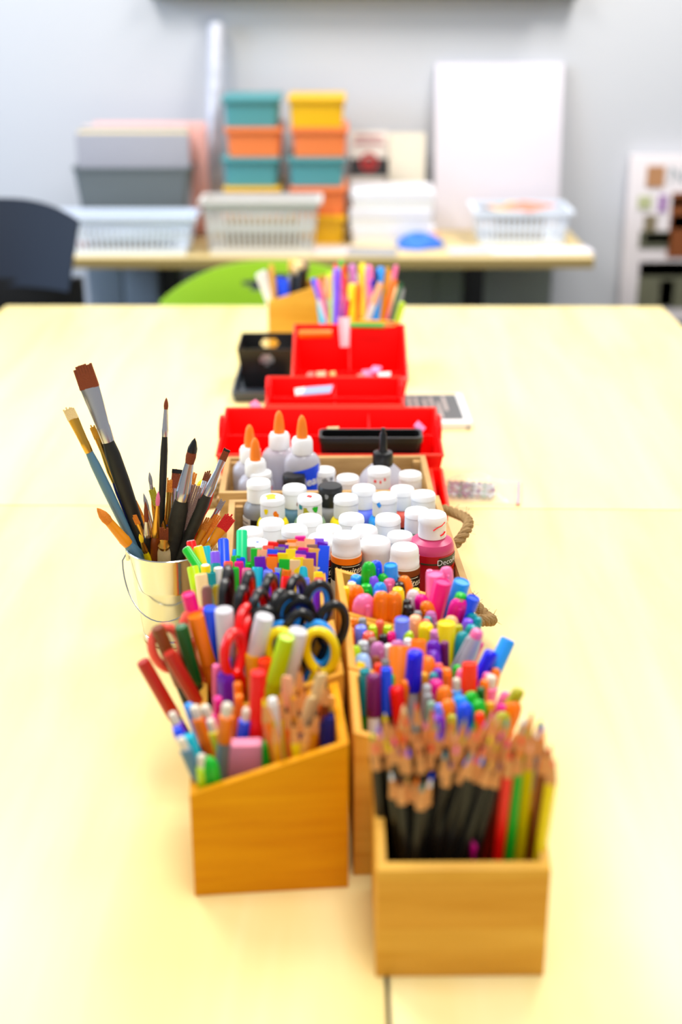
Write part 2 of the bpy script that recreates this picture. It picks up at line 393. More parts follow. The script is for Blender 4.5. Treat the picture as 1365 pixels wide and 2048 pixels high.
# white canvas board leaning
xa, za = Q(872, 126, 4.115); xbb, _ = Q(1128, 126, 4.115); xc, zc = Q(872, 478, 4.03)
t = empty('foam_board', ((xa+xbb)/2, 4.075, BT)); tag(t, 'large blank white foam board leaning against the wall behind the right basket', 'board')
wv = (xbb - xa)/2; hv = za
q = [(-wv, -.045, .001), (wv, -.045, .001), (wv, -.025, .001), (-wv, -.025, .001), (-wv, .028, hv), (wv, .028, hv), (wv, .048, hv), (-wv, .048, hv)]
part('board', MB().hexa(q), mat('white foam board', (.88,.86,.90), .6), t, .002)
# paper boxes stack, three white boxes
for k, (p0, p1, nm) in enumerate(((490, 449, 'lowest'), (449, 412, 'middle'), (412, 374, 'topmost'))):
    Yq = 3.78
    xa2, z0 = Q(702, p0, Yq); xb2, z1 = Q(868, p0, Yq)
    hh = Q(785, 384, Yq)[1]/3
    t = empty('paper_box', ((xa2+xb2)/2 + (.003, -.003, .002)[k], Yq + .10, BT + hh*k + .0006*(k+1))); tag(t, f'white lidded cardboard box, {nm} of the three stacked in the middle of the back table', 'box', 'white boxes stacked on the back table')
    ww = (xb2 - xa2)/2
    part('box_body', MB().box(-ww + .003, ww - .003, -.092, .092, 0, hh*.6), M_wht, t, .002)
    part('lid', MB().box(-ww, ww, -.095, .095, hh*.52, hh - .001), mat('white card lid', (.93,.93,.96), .6), t, .003)
# leaning cards behind the boxes
xa3, z3 = Q(700, 264, 4.05); xb3, _ = Q(778, 264, 4.05)
t = empty('printed_card', ((xa3+xb3)/2, 4.06, BT)); tag(t, 'white printed card with a round red emblem and dark band beside the orange bins', 'card')
wv = (xb3-xa3)/2
part('card', MB().hexa([(-wv, -.01, .001), (wv, -.01, .001), (wv, -.004, .001), (-wv, -.004, .001), (-wv, .01, z3), (wv, .01, z3), (wv, .016, z3), (-wv, .016, z3)]), M_paper, t)
def onpl(z): return -.0112 + .02*(z/z3)
za_, zb_ = Q(740, 352, 4.05)[1], Q(740, 318, 4.05)[1]
part('dark_band', MB().hexa([(-wv, onpl(za_) - .001, za_), (wv, onpl(za_) - .001, za_), (wv, onpl(za_), za_), (-wv, onpl(za_), za_), (-wv, onpl(zb_) - .001, zb_), (wv, onpl(zb_) - .001, zb_), (wv, onpl(zb_), zb_), (-wv, onpl(zb_), zb_)]), mat('charcoal print', (.22,.22,.23), .7), t)
zc_ = Q(740, 325, 4.05)[1]
em = MB()
for r0, r1 in ((.019, .028), (.0, .011)):
    n = 24; vs = []; fs = []
    for i in range(n):
        a = 2*math.pi*i/n
        for r in (max(r0, .0003), r1): vs.append((r*math.cos(a), onpl(zc_ + r*math.sin(a)) - .0022, zc_ + r*math.sin(a)))
    for i in range(n):
        j = (i+1) % n; fs.append((2*i, 2*i+1, 2*j+1, 2*j))
    em.add(vs, fs)
part('red_emblem', em, mat('red print', (.80,.20,.20), .7), t)
for zz, ww2 in ((Q(740, 275, 4.05)[1], .7), (Q(740, 288, 4.05)[1], .8)):
    part('print_line', MB().box(-wv*ww2, wv*ww2, onpl(zz) - .0015, onpl(zz) - .0005, zz - .004, zz + .004), mat('faded pink print', (.78,.55,.58), .8), t)
xa4, z4 = Q(779, 268, 4.04); xb4, _ = Q(852, 268, 4.04)
wv = (xb4-xa4)/2
o = link('canvas', MB().hexa([(-wv, -.012, 0), (wv, -.012, 0), (wv, .004, 0), (-wv, .004, 0), (-wv, .012, z4), (wv, .012, z4), (wv, .028, z4), (-wv, .028, z4)]).mesh('canvas', mat('cream canvas', (.90,.87,.80), .9), bevel=.001)); o.location = ((xa4+xb4)/2, 4.04, BT + .001)
tag(o, 'small cream blank canvas leaning on the wall left of the big white board', 'canvas')
# flat papers on the back table
for i, (pxa, pya, w__, d__, rz, c, nm) in enumerate(((640, 503, .20, .10, .03, (.90,.86,.88), 'pale pink-white paper sheets near the middle front edge of the back table'), (745, 506, .14, .10, -.1, (.62,.63,.66), 'grey pamphlet on the back table between papers and the blue bag'),
                                     (945, 503, .14, .08, .12, (.72,.76,.84), 'pale blue pamphlet right of the blue bag on the back table'), (1030, 505, .13, .08, -.05, (.88,.88,.92), 'white leaflet just below the right basket on the back table'), (1130, 503, .15, .09, .08, (.93,.91,.94), 'white leaflet at the right corner of the back table'))):
    x, y = P(pxa, pya); sheet(x, y, BT + .0006 + .0001*i, w__, d__, rz, mat('leaflet %d' % i, c, .8), 'leaflet', nm, 'leaflet', .004)
x, y = P(838, 497)
# blue cloth bundle
mb = MB(); n = 28; k = 14; vs = []; fs = []
for j in range(k + 1):
    th = math.pi/2*j/k
    for i in range(n):
        a = 2*math.pi*i/n; r = math.cos(th)*(1 + .16*math.sin(3*a + 1) + .09*math.sin(7*a + j*.6)) + .001
        vs.append((.062*r*math.cos(a), .04*r*math.sin(a), .036*math.sin(th)*(1 + .25*math.cos(a*2 + .4)) ))
for j in range(k):
    for i in range(n):
        i2 = (i+1) % n; fs.append((j*n+i, j*n+i2, (j+1)*n+i2, (j+1)*n+i))
fs.append(tuple(range(n))[::-1])
o = link('blue_cloth', mb.add(vs, fs).mesh('blue_cloth', mat('blue cloth', (.22,.48,.92), .7, bump=.3))); o.location = (x, y + .012, BT + .001); tag(o, 'crumpled bright blue cloth on the back table beside the white boxes', 'cloth')
mb = MB().hexa([(-.018,-.004,0),(.018,-.004,0),(.018,.004,0),(-.018,.004,0),(-.014,.01,.04),(.02,.01,.04),(.02,.016,.04),(-.014,.016,.04)])
xq, yq = P(857, 470); o = link('orange_note', mb.mesh('orange_note', mat('orange note', (.96,.70,.50), .8))); o.location = (xq, 3.755, BT + .001); tag(o, 'small pale orange note standing against the white paper boxes', 'note')

# poster board at right
YP = 4.10
xp, zp0 = Q(1262, 310, YP); _, zp1 = Q(1262, 640, YP)
t = empty('poster_board', (xp + .30, YP, T)); tag(t, 'white poster board with food and plant pictures on the wall at right', 'poster')
part('backing', MB().box(-.30, .30, -.01, .02, zp1, zp0), mat('poster white', (.92,.89,.90), .6), t, .002)
def pic(a, b, c_, d_, col, nm, tone=.35, vs_=40, lab=None):
    xa_, z_a = Q(a, b, YP - .011); xb_2, z_b = Q(c_, d_, YP - .011)
    part(nm, MB().box(xa_ - xp - .30, xb_2 - xp - .30, -.0135, -.0105, z_b, z_a), mat('print ' + nm + str(a), col, .6, var=tone, vscale=vs_), t, label=lab)
pic(1296, 332, 1328, 374, (.80,.58,.40), 'printed_picture'); pic(1278, 392, 1302, 418, (.80,.82,.62), 'printed_flower', .3); pic(1320, 390, 1332, 424, (.66,.46,.72), 'printed_flower', .2)
pic(1290, 430, 1312, 462, (.62,.56,.44), 'printed_picture', .6); pic(1281, 462, 1340, 496, (.45,.45,.36), 'printed_picture', .5); pic(1292, 466, 1338, 486, (.62,.78,.66), 'printed_dish', .2)
pic(1346, 385, 1400, 515, (.60,.32,.12), 'printed_picture', .55, 55); pic(1346, 396, 1400, 412, (.85,.40,.38), 'printed_dish', .2); pic(1346, 430, 1400, 458, (.80,.36,.08), 'printed_dish', .3)
pic(1281, 524, 1420, 615, (.86,.62,.16), 'printed_picture', .5, 30); pic(1281, 524, 1420, 552, (.88,.74,.36), 'printed_dish', .15); pic(1322, 560, 1345, 612, (.76,.66,.56), 'printed_dish', .15)
xt, zt_ = Q(1336, 350, YP); 
textmesh('NEW', .07, lambda x, y: (xt - xp - .30 + x, -.0125, zt_ + y), mat('grey print', (.62,.68,.70), .7), t, align='LEFT')

# ------------------------------------------------------------------ chairs
def chairback(px0, px1, pyT, Y, z_bot, m, hole=None, thick=.012, bow=.05, topround=.35):
    x0, zt = Q(px0, pyT + 60, Y); x1, _ = Q(px1, pyT + 60, Y); _, ztop = Q((px0+px1)/2, pyT, Y)
    w = (x1 - x0)/2; nu, nv = 28, 18; vs = []; fs = []
    for side in (0, 1):
        for j in range(nv + 1):
            v = j/nv
            for i in range(nu + 1):
                u = -1 + 2*i/nu
                top = ztop - (abs(u)**2.6)*(ztop - z_bot)*topround
                z = z_bot + (top - z_bot)*v
                x = u*w*(.86 + .14*v)
                y = bow*(u*u)*-1 + .05*v + (thick if side else 0)
                vs.append((x, y, z))
    N = (nu+1)*(nv+1)
    for j in range(nv):
        for i in range(nu):
            if hole:
                u = -1 + 2*(i + .5)/nu; v = (j + .5)/nv
                if ((u - hole[0])/hole[2])**2 + ((v - hole[1])/hole[3])**2 < 1: continue
            a = j*(nu+1) + i
            fs.append((a, a+1, a+nu+2, a+nu+1)); fs.append((N+a, N+a+nu+1, N+a+nu+2, N+a+1))
    # rim
    edge = {}
    for f in fs:
        for k in range(4):
            e = (f[k], f[(k+1) % 4]); edge[e] = 1
    extra = []
    for (a, b) in list(edge):
        if (b, a) not in edge and a < N and b < N: extra.append((b, a, a+N, b+N))
    return MB().add(vs, fs + extra), (x0+x1)/2, w
# green chair
YC = 3.12
_, zbt = Q(540, 640, YC)
mbk, cxx, cw = chairback(318, 778, 531, YC, -.18, None, hole=(0, .80, .26, .07))
m_gr = mat('green chair shell', (.56,.76,.10), .4)
t = empty('plastic_chair', (cxx, YC, 0)); tag(t, 'lime green chair with a grip slot, tucked behind the far pen boxes', 'chair')
mbk.v = [(v[0], v[1], v[2] + T) for v in mbk.v]
part('backrest', mbk, m_gr, t)
part('seat', MB().box(-cw*.8, cw*.8, -.06, .32, .43, .455), m_gr, t, .01)
M_leg = mat('chair leg metal', (.35,.36,.38), .3, metal=.8)
for sx in (-1, 1):
    part('leg', MB().tube([(sx*cw*.85, .0, .0), (sx*cw*.78, .02, .44)], .011), M_leg, t)
    part('leg', MB().tube([(sx*cw*.85, .34, .0), (sx*cw*.78, .28, .44)], .011), M_leg, t)
    part('back_support', MB().tube([(sx*cw*.70, .02, .45), (sx*cw*.6, .03, .58)], .010), M_leg, t)
# dark blue chair
YD = 3.30
mbk, cxx, cw = chairback(-180, 163, 403, YD, Q(60, 572, YD)[1], None, bow=.07, topround=.22)
m_nv = mat('dark blue chair shell', (.03,.09,.17), .7)
t = empty('plastic_chair', (cxx, YD, 0)); tag(t, 'dark navy blue chair at the left edge beside the back table', 'chair')
mbk.v = [(v[0], v[1], v[2] + T) for v in mbk.v]
part('backrest', mbk, m_nv, t)
zb = Q(60, 572, YD)[1] + T
part('seat', MB().box(-cw, cw*.95, -.27, .0, .44, .475), M_blk, t, .012)
part('back_support', MB().box(-cw*.96, cw*.96, .0, .03, .46, zb + .02), M_blk, t, .006)
for sx in (-1, 1):
    for y_ in (-.24, -.02): part('leg', MB().tube([(sx*cw*.9, y_, 0), (sx*cw*.85, y_, .44)], .013), M_blk, t)
# ================================================================== BAMBOO BOXES
BOXW, BOXD, HL, HH, TH = .128, .105, .098, .140, .007
class Frame:                     # a box standing on the table; u = from low side to high side
    def __init__(s, ox, oy, rz, w, d): s.o = (ox, oy); s.rz = rz; s.w = w; s.d = d
    def loc(s, x, y):            # world -> local (x right, y away), origin at the front left corner
        c, n = math.cos(-s.rz), math.sin(-s.rz); dx, dy = x - s.o[0], y - s.o[1]
        return (dx*c - dy*n, dx*n + dy*c)
    def wor(s, x, y):
        c, n = math.cos(s.rz), math.sin(s.rz); return (s.o[0] + x*c - y*n, s.o[1] + x*n + y*c)
    def clamp(s, x, y, m):
        a, b = s.loc(x, y); return s.wor(min(max(a, m), s.w - m), min(max(b, m), s.d - m))
def bamboo(ox, oy, rz, low, label, m=None, d=BOXD, w=BOXW):
    """low = 'left' | 'right' | 'front': the side that is cut low"""
    m = m or M_bam
    t = empty('bamboo_box', (ox, oy, T + .0004), rz); tag(t, label, 'desk organiser', 'slant-topped bamboo boxes')
    def top(x, y):
        if low == 'left': u = x/w
        elif low == 'right': u = 1 - x/w
        else: u = y/d
        return HL + (HH - HL)*u
    def panel(x0, x1, y0, y1, nm):
        q = [(x0, y0), (x1, y0), (x1, y1), (x0, y1)]
        part(nm, MB().hexa([(a, b, 0.0) for a, b in q] + [(a, b, top(a, b)) for a, b in q]), m, t, .0007)
    panel(0, w, 0, TH, 'front_panel'); panel(0, w, d - TH, d, 'back_panel')
    panel(0, TH, TH, d - TH, 'side_panel'); panel(w - TH, w, TH, d - TH, 'side_panel')
    part('base_panel', MB().box(TH, w - TH, TH, d - TH, 0, .006), m, t)
    return Frame(ox, oy, rz, w, d)
rad = math.radians
R1 = bamboo(.0264, .784, rad(.6), 'front', 'bamboo box nearest the camera, low front wall, packed with coloured pencils')
R2 = bamboo(.0105, .906, rad(2), 'right', 'bamboo box of capped pens directly behind the coloured pencil box')
R3 = bamboo(.0065, 1.015, rad(2.4), 'right', 'bamboo box of fineliners and silver-barrelled pens, second from the crate in the right row')
R4 = bamboo(.0012, 1.122, rad(4), 'right', 'bamboo box of highlighters touching the paint crate at the end of the right row')
L1 = bamboo(-.1212, .8785, rad(5.2), 'left', 'darker bamboo box nearest at left with the pink eraser and pencils', M_bamL, d=.1)
L2 = bamboo(-.1250, .992, rad(5.2), 'left', 'bamboo box holding the scissors and brown brush markers in the left row', d=.105)
L3 = bamboo(-.1390, 1.112, rad(3), 'left', 'bamboo box of felt-tips beside the metal bucket, furthest in the left row', d=.108)

# ================================================================== WRITING TOOLS
PENS = []                       # (root, key, px) for labelling
cache = {}
def pm(key, fn, m, bevel=0):
    if key not in cache: cache[key] = fn().mesh(key, m, True, bevel)
    return cache[key]
def orient(root, B, Tp, twist=0.0):
    d = Vector(Tp) - Vector(B); root.location = B
    z_ = d.normalized(); x_ = (Vector((1, 0, 0)) - z_*z_.x).normalized(); y_ = z_.cross(x_)
    q = Matrix((x_, y_, z_)).transposed().to_quaternion(); root.rotation_mode = 'QUATERNION'
    from mathutils import Quaternion
    root.rotation_quaternion = q @ Quaternion((0, 0, 1), twist)
    return d.length
def capsule(r, z0, z1, rnd=.5):
    e = r*rnd
    return [(r*.97, z0), (r, z0 + .0008), (r, z1 - e), (r*.93, z1 - e*.45), (r*.72, z1 - e*.12), (r*.35, z1), (0, z1)]
KIND = {                        # name: (object name, words, category, radius, standing height)
 'marker': ('felt_marker', 'felt-tip marker', 'marker', .0052, .145),
 'wmarker': ('felt_marker', 'white-ended felt-tip marker', 'marker', .0054, .150),
 'bmarker': ('brush_marker', 'long-capped black-barrelled brush marker', 'marker', .0062, .165),
 'clear': ('brush_marker', 'clear-capped marker', 'marker', .0085, .16),
 'fat': ('fat_marker', 'thick marker', 'marker', .0075, .150),
 'hl': ('highlighter', 'round-shouldered highlighter', 'highlighter', .0078, .142),
 'fine': ('fineliner_pen', 'fineliner pen', 'pen', .0040, .140),
 'ball': ('gel_pen', 'round-ended gel pen', 'pen', .0046, .138),
 'sharp': ('capped_pen', 'capped pen with a grey barrel', 'pen', .0054, .142),
 'pensilver': ('silver_marker', 'clipped silver marker', 'marker', .0068, .150),
 'stub': ('ball_pen', 'ball pen with a pale push button', 'pen', .0050, .140),
 'pencil': ('coloured_pencil', 'black-barrelled pencil', 'pencil', .0043, .160),
 'cpencil': ('coloured_pencil', 'pencil', 'pencil', .0043, .165),
 'ypencil': ('graphite_pencil', 'wooden pencil', 'pencil', .0040, .155),
 'stick': ('craft_stick', 'wooden craft stick', 'stick', .0055, .150),
 'flat': ('square_marker', 'square-capped marker', 'marker', .0056, .168),
}
DENS = 1.0
def build_pen(kind, col, B, Tp, col2=None, r=None, twist=0.0):
    nm, words, cat, r0, h0 = KIND[kind]; r = r or r0
    d = (Vector(Tp) - Vector(B)); L = d.length
    root = bpy.data.objects.new(nm, None); COL.objects.link(root); root.empty_display_size = .01
    orient(root, B, Tp, twist)
    L = round(L, 3); k = (kind, L, r)
    def P_(name, suf, fn, m, parent=root, label=None, bev=0):
        o = link(name, pm(f'{name}_{kind}_{L}_{r}_{suf}', fn, m, bev), parent)
        if label: o['label'] = label
        return o
    m = cm(col)
    if kind in ('marker', 'wmarker', 'fat'):
        cl = .042 if kind != 'fat' else .05
        b2 = col2 or ('white' if kind == 'marker' and (hash_(col) % 3 == 0) else col)
        P_('barrel', b2, lambda: MB().lathe([(r*.8, 0), (r*.92, .002), (r*.92, L - cl)], 14), cm(b2))
        cap = P_('cap', col, lambda: MB().lathe([(r*1.02, L - cl), (r, L - cl + .001), (r*.96, L - .0015), (r*.86, L), (r*.80, L), (r*.78, L - .001), (0, L - .001)], 14), m)
        if kind == 'wmarker': P_('cap_end', 'w', lambda: MB().lathe([(r*.80, L - .001), (r*.74, L + .0006), (0, L + .0008)], 14), M_wht, cap)
    elif kind == 'flat':
        P_('barrel', col, lambda: MB().box(-r*.85, r*.85, -r*.5, r*.5, 0, L - .04), m)
        P_('cap', col, lambda: MB().box(-r, r, -r*.62, r*.62, L - .04, L), m, bev=.0008)
    elif kind == 'bmarker':
        P_('barrel', 'k', lambda: MB().lathe([(r*.75, 0), (r*.88, .003), (r*.88, L - .06)], 14), cm('black'), label='black barrel')
        P_('cap', col, lambda: MB().lathe([(r*.95, L - .062), (r, L - .06), (r*1.0, L - .002), (r*.9, L), (r*.55, L), (0, L - .0004)], 14), m)
    elif kind == 'clear':
        P_('barrel', col2 or 'grey', lambda: MB().lathe([(r*.5, 0), (r*.62, .003), (r*.62, L - .042), (r*.35, L - .03), (r*.2, L - .015), (0, L - .014)], 14), cm(col2 or 'grey'))
        P_('cap', col, lambda: MB().lathe([(r*.92, L - .062), (r, L - .06), (r, L - .001), (r*.93, L), (0, L)], 16), cm('clear'))
    elif kind == 'hl':
        P_('barrel', col, lambda: MB().lathe([(r*.8, 0), (r*.95, .002), (r*.95, L - .042)], 14, sx=1.0, sy=.7), m)
        cap = P_('cap', col, lambda: MB().lathe([(r, L - .042), (r*1.03, L - .03), (r, L - .012), (r*.88, L - .005), (r*.6, L - .0012), (r*.25, L), (0, L)], 16, sx=1.0, sy=.72), m)
        P_('clip', col, lambda: MB().box(-r*.18, r*.18, -r*.98, -r*.80, L - .036, L - .006), m, cap, bev=.0005)
    elif kind in ('fine', 'ball', 'sharp', 'stub'):
        b2 = col2 or ('silver' if kind in ('sharp',) else col)
        P_('barrel', b2, lambda: MB().lathe([(r*.4, 0), (r*.88, .012), (r*.88, L - .035)], 12), cm(b2))
        if kind == 'ball': prof = capsule(r, L - .036, L, 1.6)
        elif kind == 'stub': prof = [(r, L - .036), (r, L - .012), (r*.8, L - .011), (r*.55, L - .0108)]
        else: prof = capsule(r, L - .038, L, .7)
        cap = P_('cap', col, lambda: MB().lathe(prof, 12), m)
        if kind == 'stub': P_('push_button', 'c', lambda: MB().lathe(capsule(r*.72, L - .0115, L, .8), 12), mat('ivory knob', (.90,.86,.78), .5), label='pale push button')
        else: P_('clip', col, lambda: MB().box(-r*.22, r*.22, -r*1.35, -r*.98, L - .030, L - .004), m, cap)
    elif kind == 'pensilver':
        P_('barrel', 'silver', lambda: MB().lathe([(r*.5, 0), (r*.9, .012), (r, L - .05), (r*.95, L - .02), (r*.75, L - .006)], 16), cm('silver'), label='silver-grey barrel')
        P_('end_plug', col, lambda: MB().lathe(capsule(r*.7, L - .008, L + .002, .9), 14), m, label=col + ' end plug')
        P_('clip', 'g', lambda: MB().hexa([(-r*1.3, -.0015, L-.045), (-r*.95, -.0015, L-.045), (-r*.95, .0015, L-.045), (-r*1.3, .0015, L-.045), (-r*.9, -.0015, L-.008), (-r*.6, -.0015, L-.008), (-r*.6, .0015, L-.008), (-r*.9, .0015, L-.008)]), cm('silver'))
    elif kind in ('pencil', 'cpencil', 'ypencil'):
        bc = {'pencil': 'black', 'cpencil': col, 'ypencil': col2 or 'yellow'}[kind]
        if kind == 'cpencil' and col2: bc = col2
        wl = .020
        P_('barrel', bc, lambda: MB().lathe([(r, 0), (r, L - wl)], 6), cm(bc))
        P_('sharpened_wood', 'w', lambda: MB().lathe([(r*.98, L - wl), (r*.40, L - .0055)], 12), M_wood)
        P_('lead', col, lambda: MB().lathe([(r*.40, L - .0055), (r*.12, L), (0, L)], 10), m, label=col + ' lead')
    elif kind == 'stick':
        P_('shaft', col, lambda: MB().lathe([(r*.8, 0), (r, .005), (r, L - .005), (r*.7, L - .001), (0, L)], 12, sx=1, sy=.35), cm(col))
    return root
def hash_(s): return sum(ord(c)*(i + 3) for i, c in enumerate(s))
def put(fr, items, where, group, zfloor=.0066, bottom=0.0):
    """items: (px, py, colour, kind, slope, opts)"""
    recs = []
    for it in items:
        px, py, col, kind = it[:4]; slope = it[4] if len(it) > 4 else 0.0; op = it[5] if len(it) > 5 else {}
        r = op.get('r', KIND[kind][3]); h = op.get('h', KIND[kind][4])
        x, y = P(px, py, h)
        pb = proj(x, y, zfloor)
        tx = px + slope*(pb[1] - py)
        bx_, by_ = P(tx, pb[1], zfloor)
        m = TH + r*1.15
        bx_, by_ = fr.clamp(bx_, by_, m)
        recs.append([Vector((bx_, by_)), Vector((x, y)), r, h, it, op])
    # spread the feet of the pens so that they stand side by side
    for itn in range(120):
        for i in range(len(recs)):
            for j in range(i + 1, len(recs)):
                a, b = recs[i], recs[j]; dd = a[0] - b[0]; mn = (a[2] + b[2])*1.02
                L_ = dd.length
                if L_ < mn:
                    if L_ < 1e-6: dd = Vector((random.random() - .5, random.random() - .5)); L_ = dd.length
                    mv = dd/L_*(mn - L_)*.25
                    a[0] += mv; b[0] -= mv
        for a in recs:
            m = TH + a[2]*1.15
            a[0] = Vector(fr.clamp(a[0].x, a[0].y, m))
    for a in recs:
        it = a[4]; op = a[5]
        # keep the pen inside the walls at rim height
        B = Vector((a[0].x, a[0].y, T + zfloor)); Tp = Vector((a[1].x, a[1].y, T + a[3]))
        root = build_pen(it[3], it[2], B, Tp, op.get('c2'), a[2], op.get('tw', random.uniform(-.5, .5)))
        PENS.append([root, it[3], it[2], where, group, it[0], it[1], op.get('c2'), op.get('label')])
ORD = ['leftmost', 'second from left', 'third from left', 'fourth from left', 'fifth from left', 'sixth from left', 'seventh from left', 'eighth from left', 'ninth from left', 'tenth from left', 'eleventh from left', 'twelfth from left', 'thirteenth from left', 'fourteenth from left', 'fifteenth from left', 'sixteenth from left']
NUM = ['zero', 'one', 'two', 'three', 'four', 'five', 'six', 'seven', 'eight', 'nine', 'ten', 'eleven', 'twelve', 'thirteen', 'fourteen', 'fifteen', 'sixteen', 'seventeen', 'eighteen']
def label_pens():
    groups = {}
    for p in PENS:
        root, kind, col, where, group, px, py, c2, lab = p
        words = KIND[kind][1]
        if kind == 'pencil': txt = f'{words} with {col} lead'
        elif kind == 'cpencil' and c2: txt = f'{c2} {words} with {col} lead'
        elif kind == 'ypencil': txt = f'{c2 or "yellow"} {words}'
        elif kind == 'clear': txt = words + (f' with {c2} inside' if c2 else '')
        elif kind == 'pensilver': txt = f'{words} with {col} end'
        else: txt = f'{col} {words}'
        p.append(txt); groups.setdefault((txt, where), []).append(p)
    for (txt, where), ps in groups.items():
        ps.sort(key=lambda q: (q[5], q[6])); n = len(ps)
        for i, p in enumerate(ps):
            if p[8]: lab = p[8]
            elif n == 1: lab = f'{txt}, {where}'
            else:
                o = 'rightmost' if i == n - 1 else ORD[min(i, len(ORD) - 1)]
                lab = f'{txt}, {o} of {NUM[n]} {where}'
            tag(p[0], lab, KIND[p[1]][2], p[4])
# ---- R1 coloured pencils
rp = []
front = [(783,1546,'white',.13), (800,1556,'brown',.05), (816,1548,'tan',.0), (835,1556,'orange',-.08), (846,1568,'sage',-.10), (866,1545,'blue',-.16), (862,1560,'white',-.15),
 (905,1522,'navy',-.26), (937,1516,'periwinkle',-.30), (953,1512,'magenta',-.33), (967,1514,'sky blue',-.34), (985,1522,'tan',-.36), (1002,1524,'taupe',-.38)]
for x, y, c, s in front: rp.append((x, y, c, 'pencil', s, {'h': .172 if y < 1530 else .158}))
pal = ['coral', 'peach', 'pink', 'orange', 'red', 'violet', 'mauve', 'yellow', 'olive', 'sage', 'blue', 'teal', 'brown', 'hot pink', 'plum', 'green']
rows_ = [(1498, .178, [752, 775, 798, 822, 846, 868, 892, 918, 942, 966, 990]), (1470, .184, [740, 764, 790, 812, 838, 862, 884, 908, 932, 956, 980, 1004]),
         (1444, .188, [757, 782, 806, 832, 856, 880, 902, 926, 950, 974])]
k = 0
for y, h, xs in rows_:
    for x in xs:
        u = (x - 740)/270
        rp.append((x + random.uniform(-5, 5), y + random.uniform(-10, 9), pal[(k*7 + k//5) % len(pal)], 'pencil', .22 - .62*u, {'h': h})); k += 1
rp += [(770, 1428, 'yellow', 'cpencil', .1, {'h': .172}), (808, 1410, 'cream', 'cpencil', .05, {'h': .178, 'c2': 'orange', 'r': .0055}), (833, 1405, 'coral', 'pencil', .0, {'h': .178}), (866, 1420, 'coral', 'pencil', -.1, {'h': .175})]
right = [(1022,1505,'red','red',-.12), (1040,1500,'orange','green',-.10), (1063,1490,'peach','yellow',-.10), (1088,1470,'orange','orange',-.12), (1093,1500,'brown','brown',-.12), (1110,1518,'coral','yellow',-.12),
 (1018,1480,'hot pink','red-brown',-.2), (1006,1462,'pink','brown',-.25), (1030,1465,'orange','red-brown',-.2), (1048,1452,'sage','dark green',-.2), (1045,1475,'orange-red','brown',-.15), (1060,1458,'olive','olive',-.2), (1082,1440,'green','grey',-.2),
 (1072,1478,'olive','gold',-.15), (1066,1425,'coral','brown',-.25), (1088,1448,'blue','navy',-.2), (1078,1460,'white','grey',-.18), (1102,1490,'red','tan',-.14), (1050,1435,'pale blue','plum',-.25), (1016,1440,'teal','teal',-.25), (1000,1434,'peach','tan',-.3), (988,1424,'pink','plum',-.3)]
for x, y, c, c2, s in right: rp.append((x, y, c, 'cpencil', s, {'h': .182 if y > 1460 else .190, 'c2': c2}))
rp.append((950, 1682, 'magenta', 'fine', 0, {'h': .104, 'r': .0036}))
put(R1, rp, 'in the box nearest the camera', 'coloured pencils in the nearest box')
# ---- R2
r2 = [(712,1292,'lime','ball'), (725,1306,'pale blue','hl'), (722,1322,'yellow','ball'), (752,1312,'brown','ball'), (757,1326,'orange-red','fine'), (774,1318,'grey','marker'), (800,1292,'orange','fat',.02,{'h':.155,'r':.010}), (838,1280,'orange','fat',-.05,{'h':.152}),
 (832,1300,'royal blue','sharp',-.06,{'h':.165,'r':.0075}), (858,1312,'orange','hl',-.1), (865,1300,'purple','hl'), (730,1340,'teal','marker',.03,{'c2':'green'}), (732,1352,'pink','ball',.03), (748,1348,'plum','sharp',-.02,{'h':.150,'r':.0065,'c2':'white'}),
 (773,1338,'blue','marker',.08,{'c2':'black','h':.152}), (779,1350,'green','marker',.1,{'c2':'black'}), (793,1372,'red','fine',.12,{'r':.0065}), (1018,1278,'sky blue','fat',-.62,{'h':.155}), (985,1302,'royal blue','fine',-.55,{'h':.15,'r':.0065}), (940,1326,'orange-red','marker',-.02,{'r':.0072,'h':.15}),
 (926,1338,'pink','ball',.0,{'r':.0065}), (915,1330,'green','ball'), (892,1336,'orange','ball',0,{'r':.006}), (878,1326,'coral','ball'), (876,1338,'purple','fine'), (868,1346,'teal','ball'), (873,1360,'magenta','fine',0,{'r':.0065}), (890,1372,'orange','hl'), (897,1398,'orange','hl',.05),
 (914,1356,'sky blue','stub'), (920,1390,'sky blue','hl',.05), (931,1406,'blue','hl',.05), (942,1384,'green','hl'), (958,1400,'green','hl'), (962,1376,'dark green','fine'), (969,1358,'orange','ball'), (976,1346,'pink','ball'), (994,1336,'orange','ball',-.15), (984,1350,'pink','stub',-.15,{'r':.007}),
 (982,1404,'gold','ball'), (1014,1384,'pink','ball',-.4), (1041,1378,'olive','fine',-.55,{'r':.0055,'h':.15}), (1034,1402,'orange','hl',-.35), (1006,1410,'magenta','ball',-.2), (1008,1424,'olive','hl',-.2), (857,1388,'grey','ball'), (864,1404,'sage','ball'), (880,1408,'periwinkle','ball'), (876,1430,'purple','hl'),
 (855,1368,'silver','fine'), (812,1360,'orange','fine'), (960,1424,'orange-red','ball'), (905,1430,'olive','ball'), (848,1345,'gold','fine')]
put(R2, r2, 'in the box behind the pencils', 'pens behind the coloured pencils')
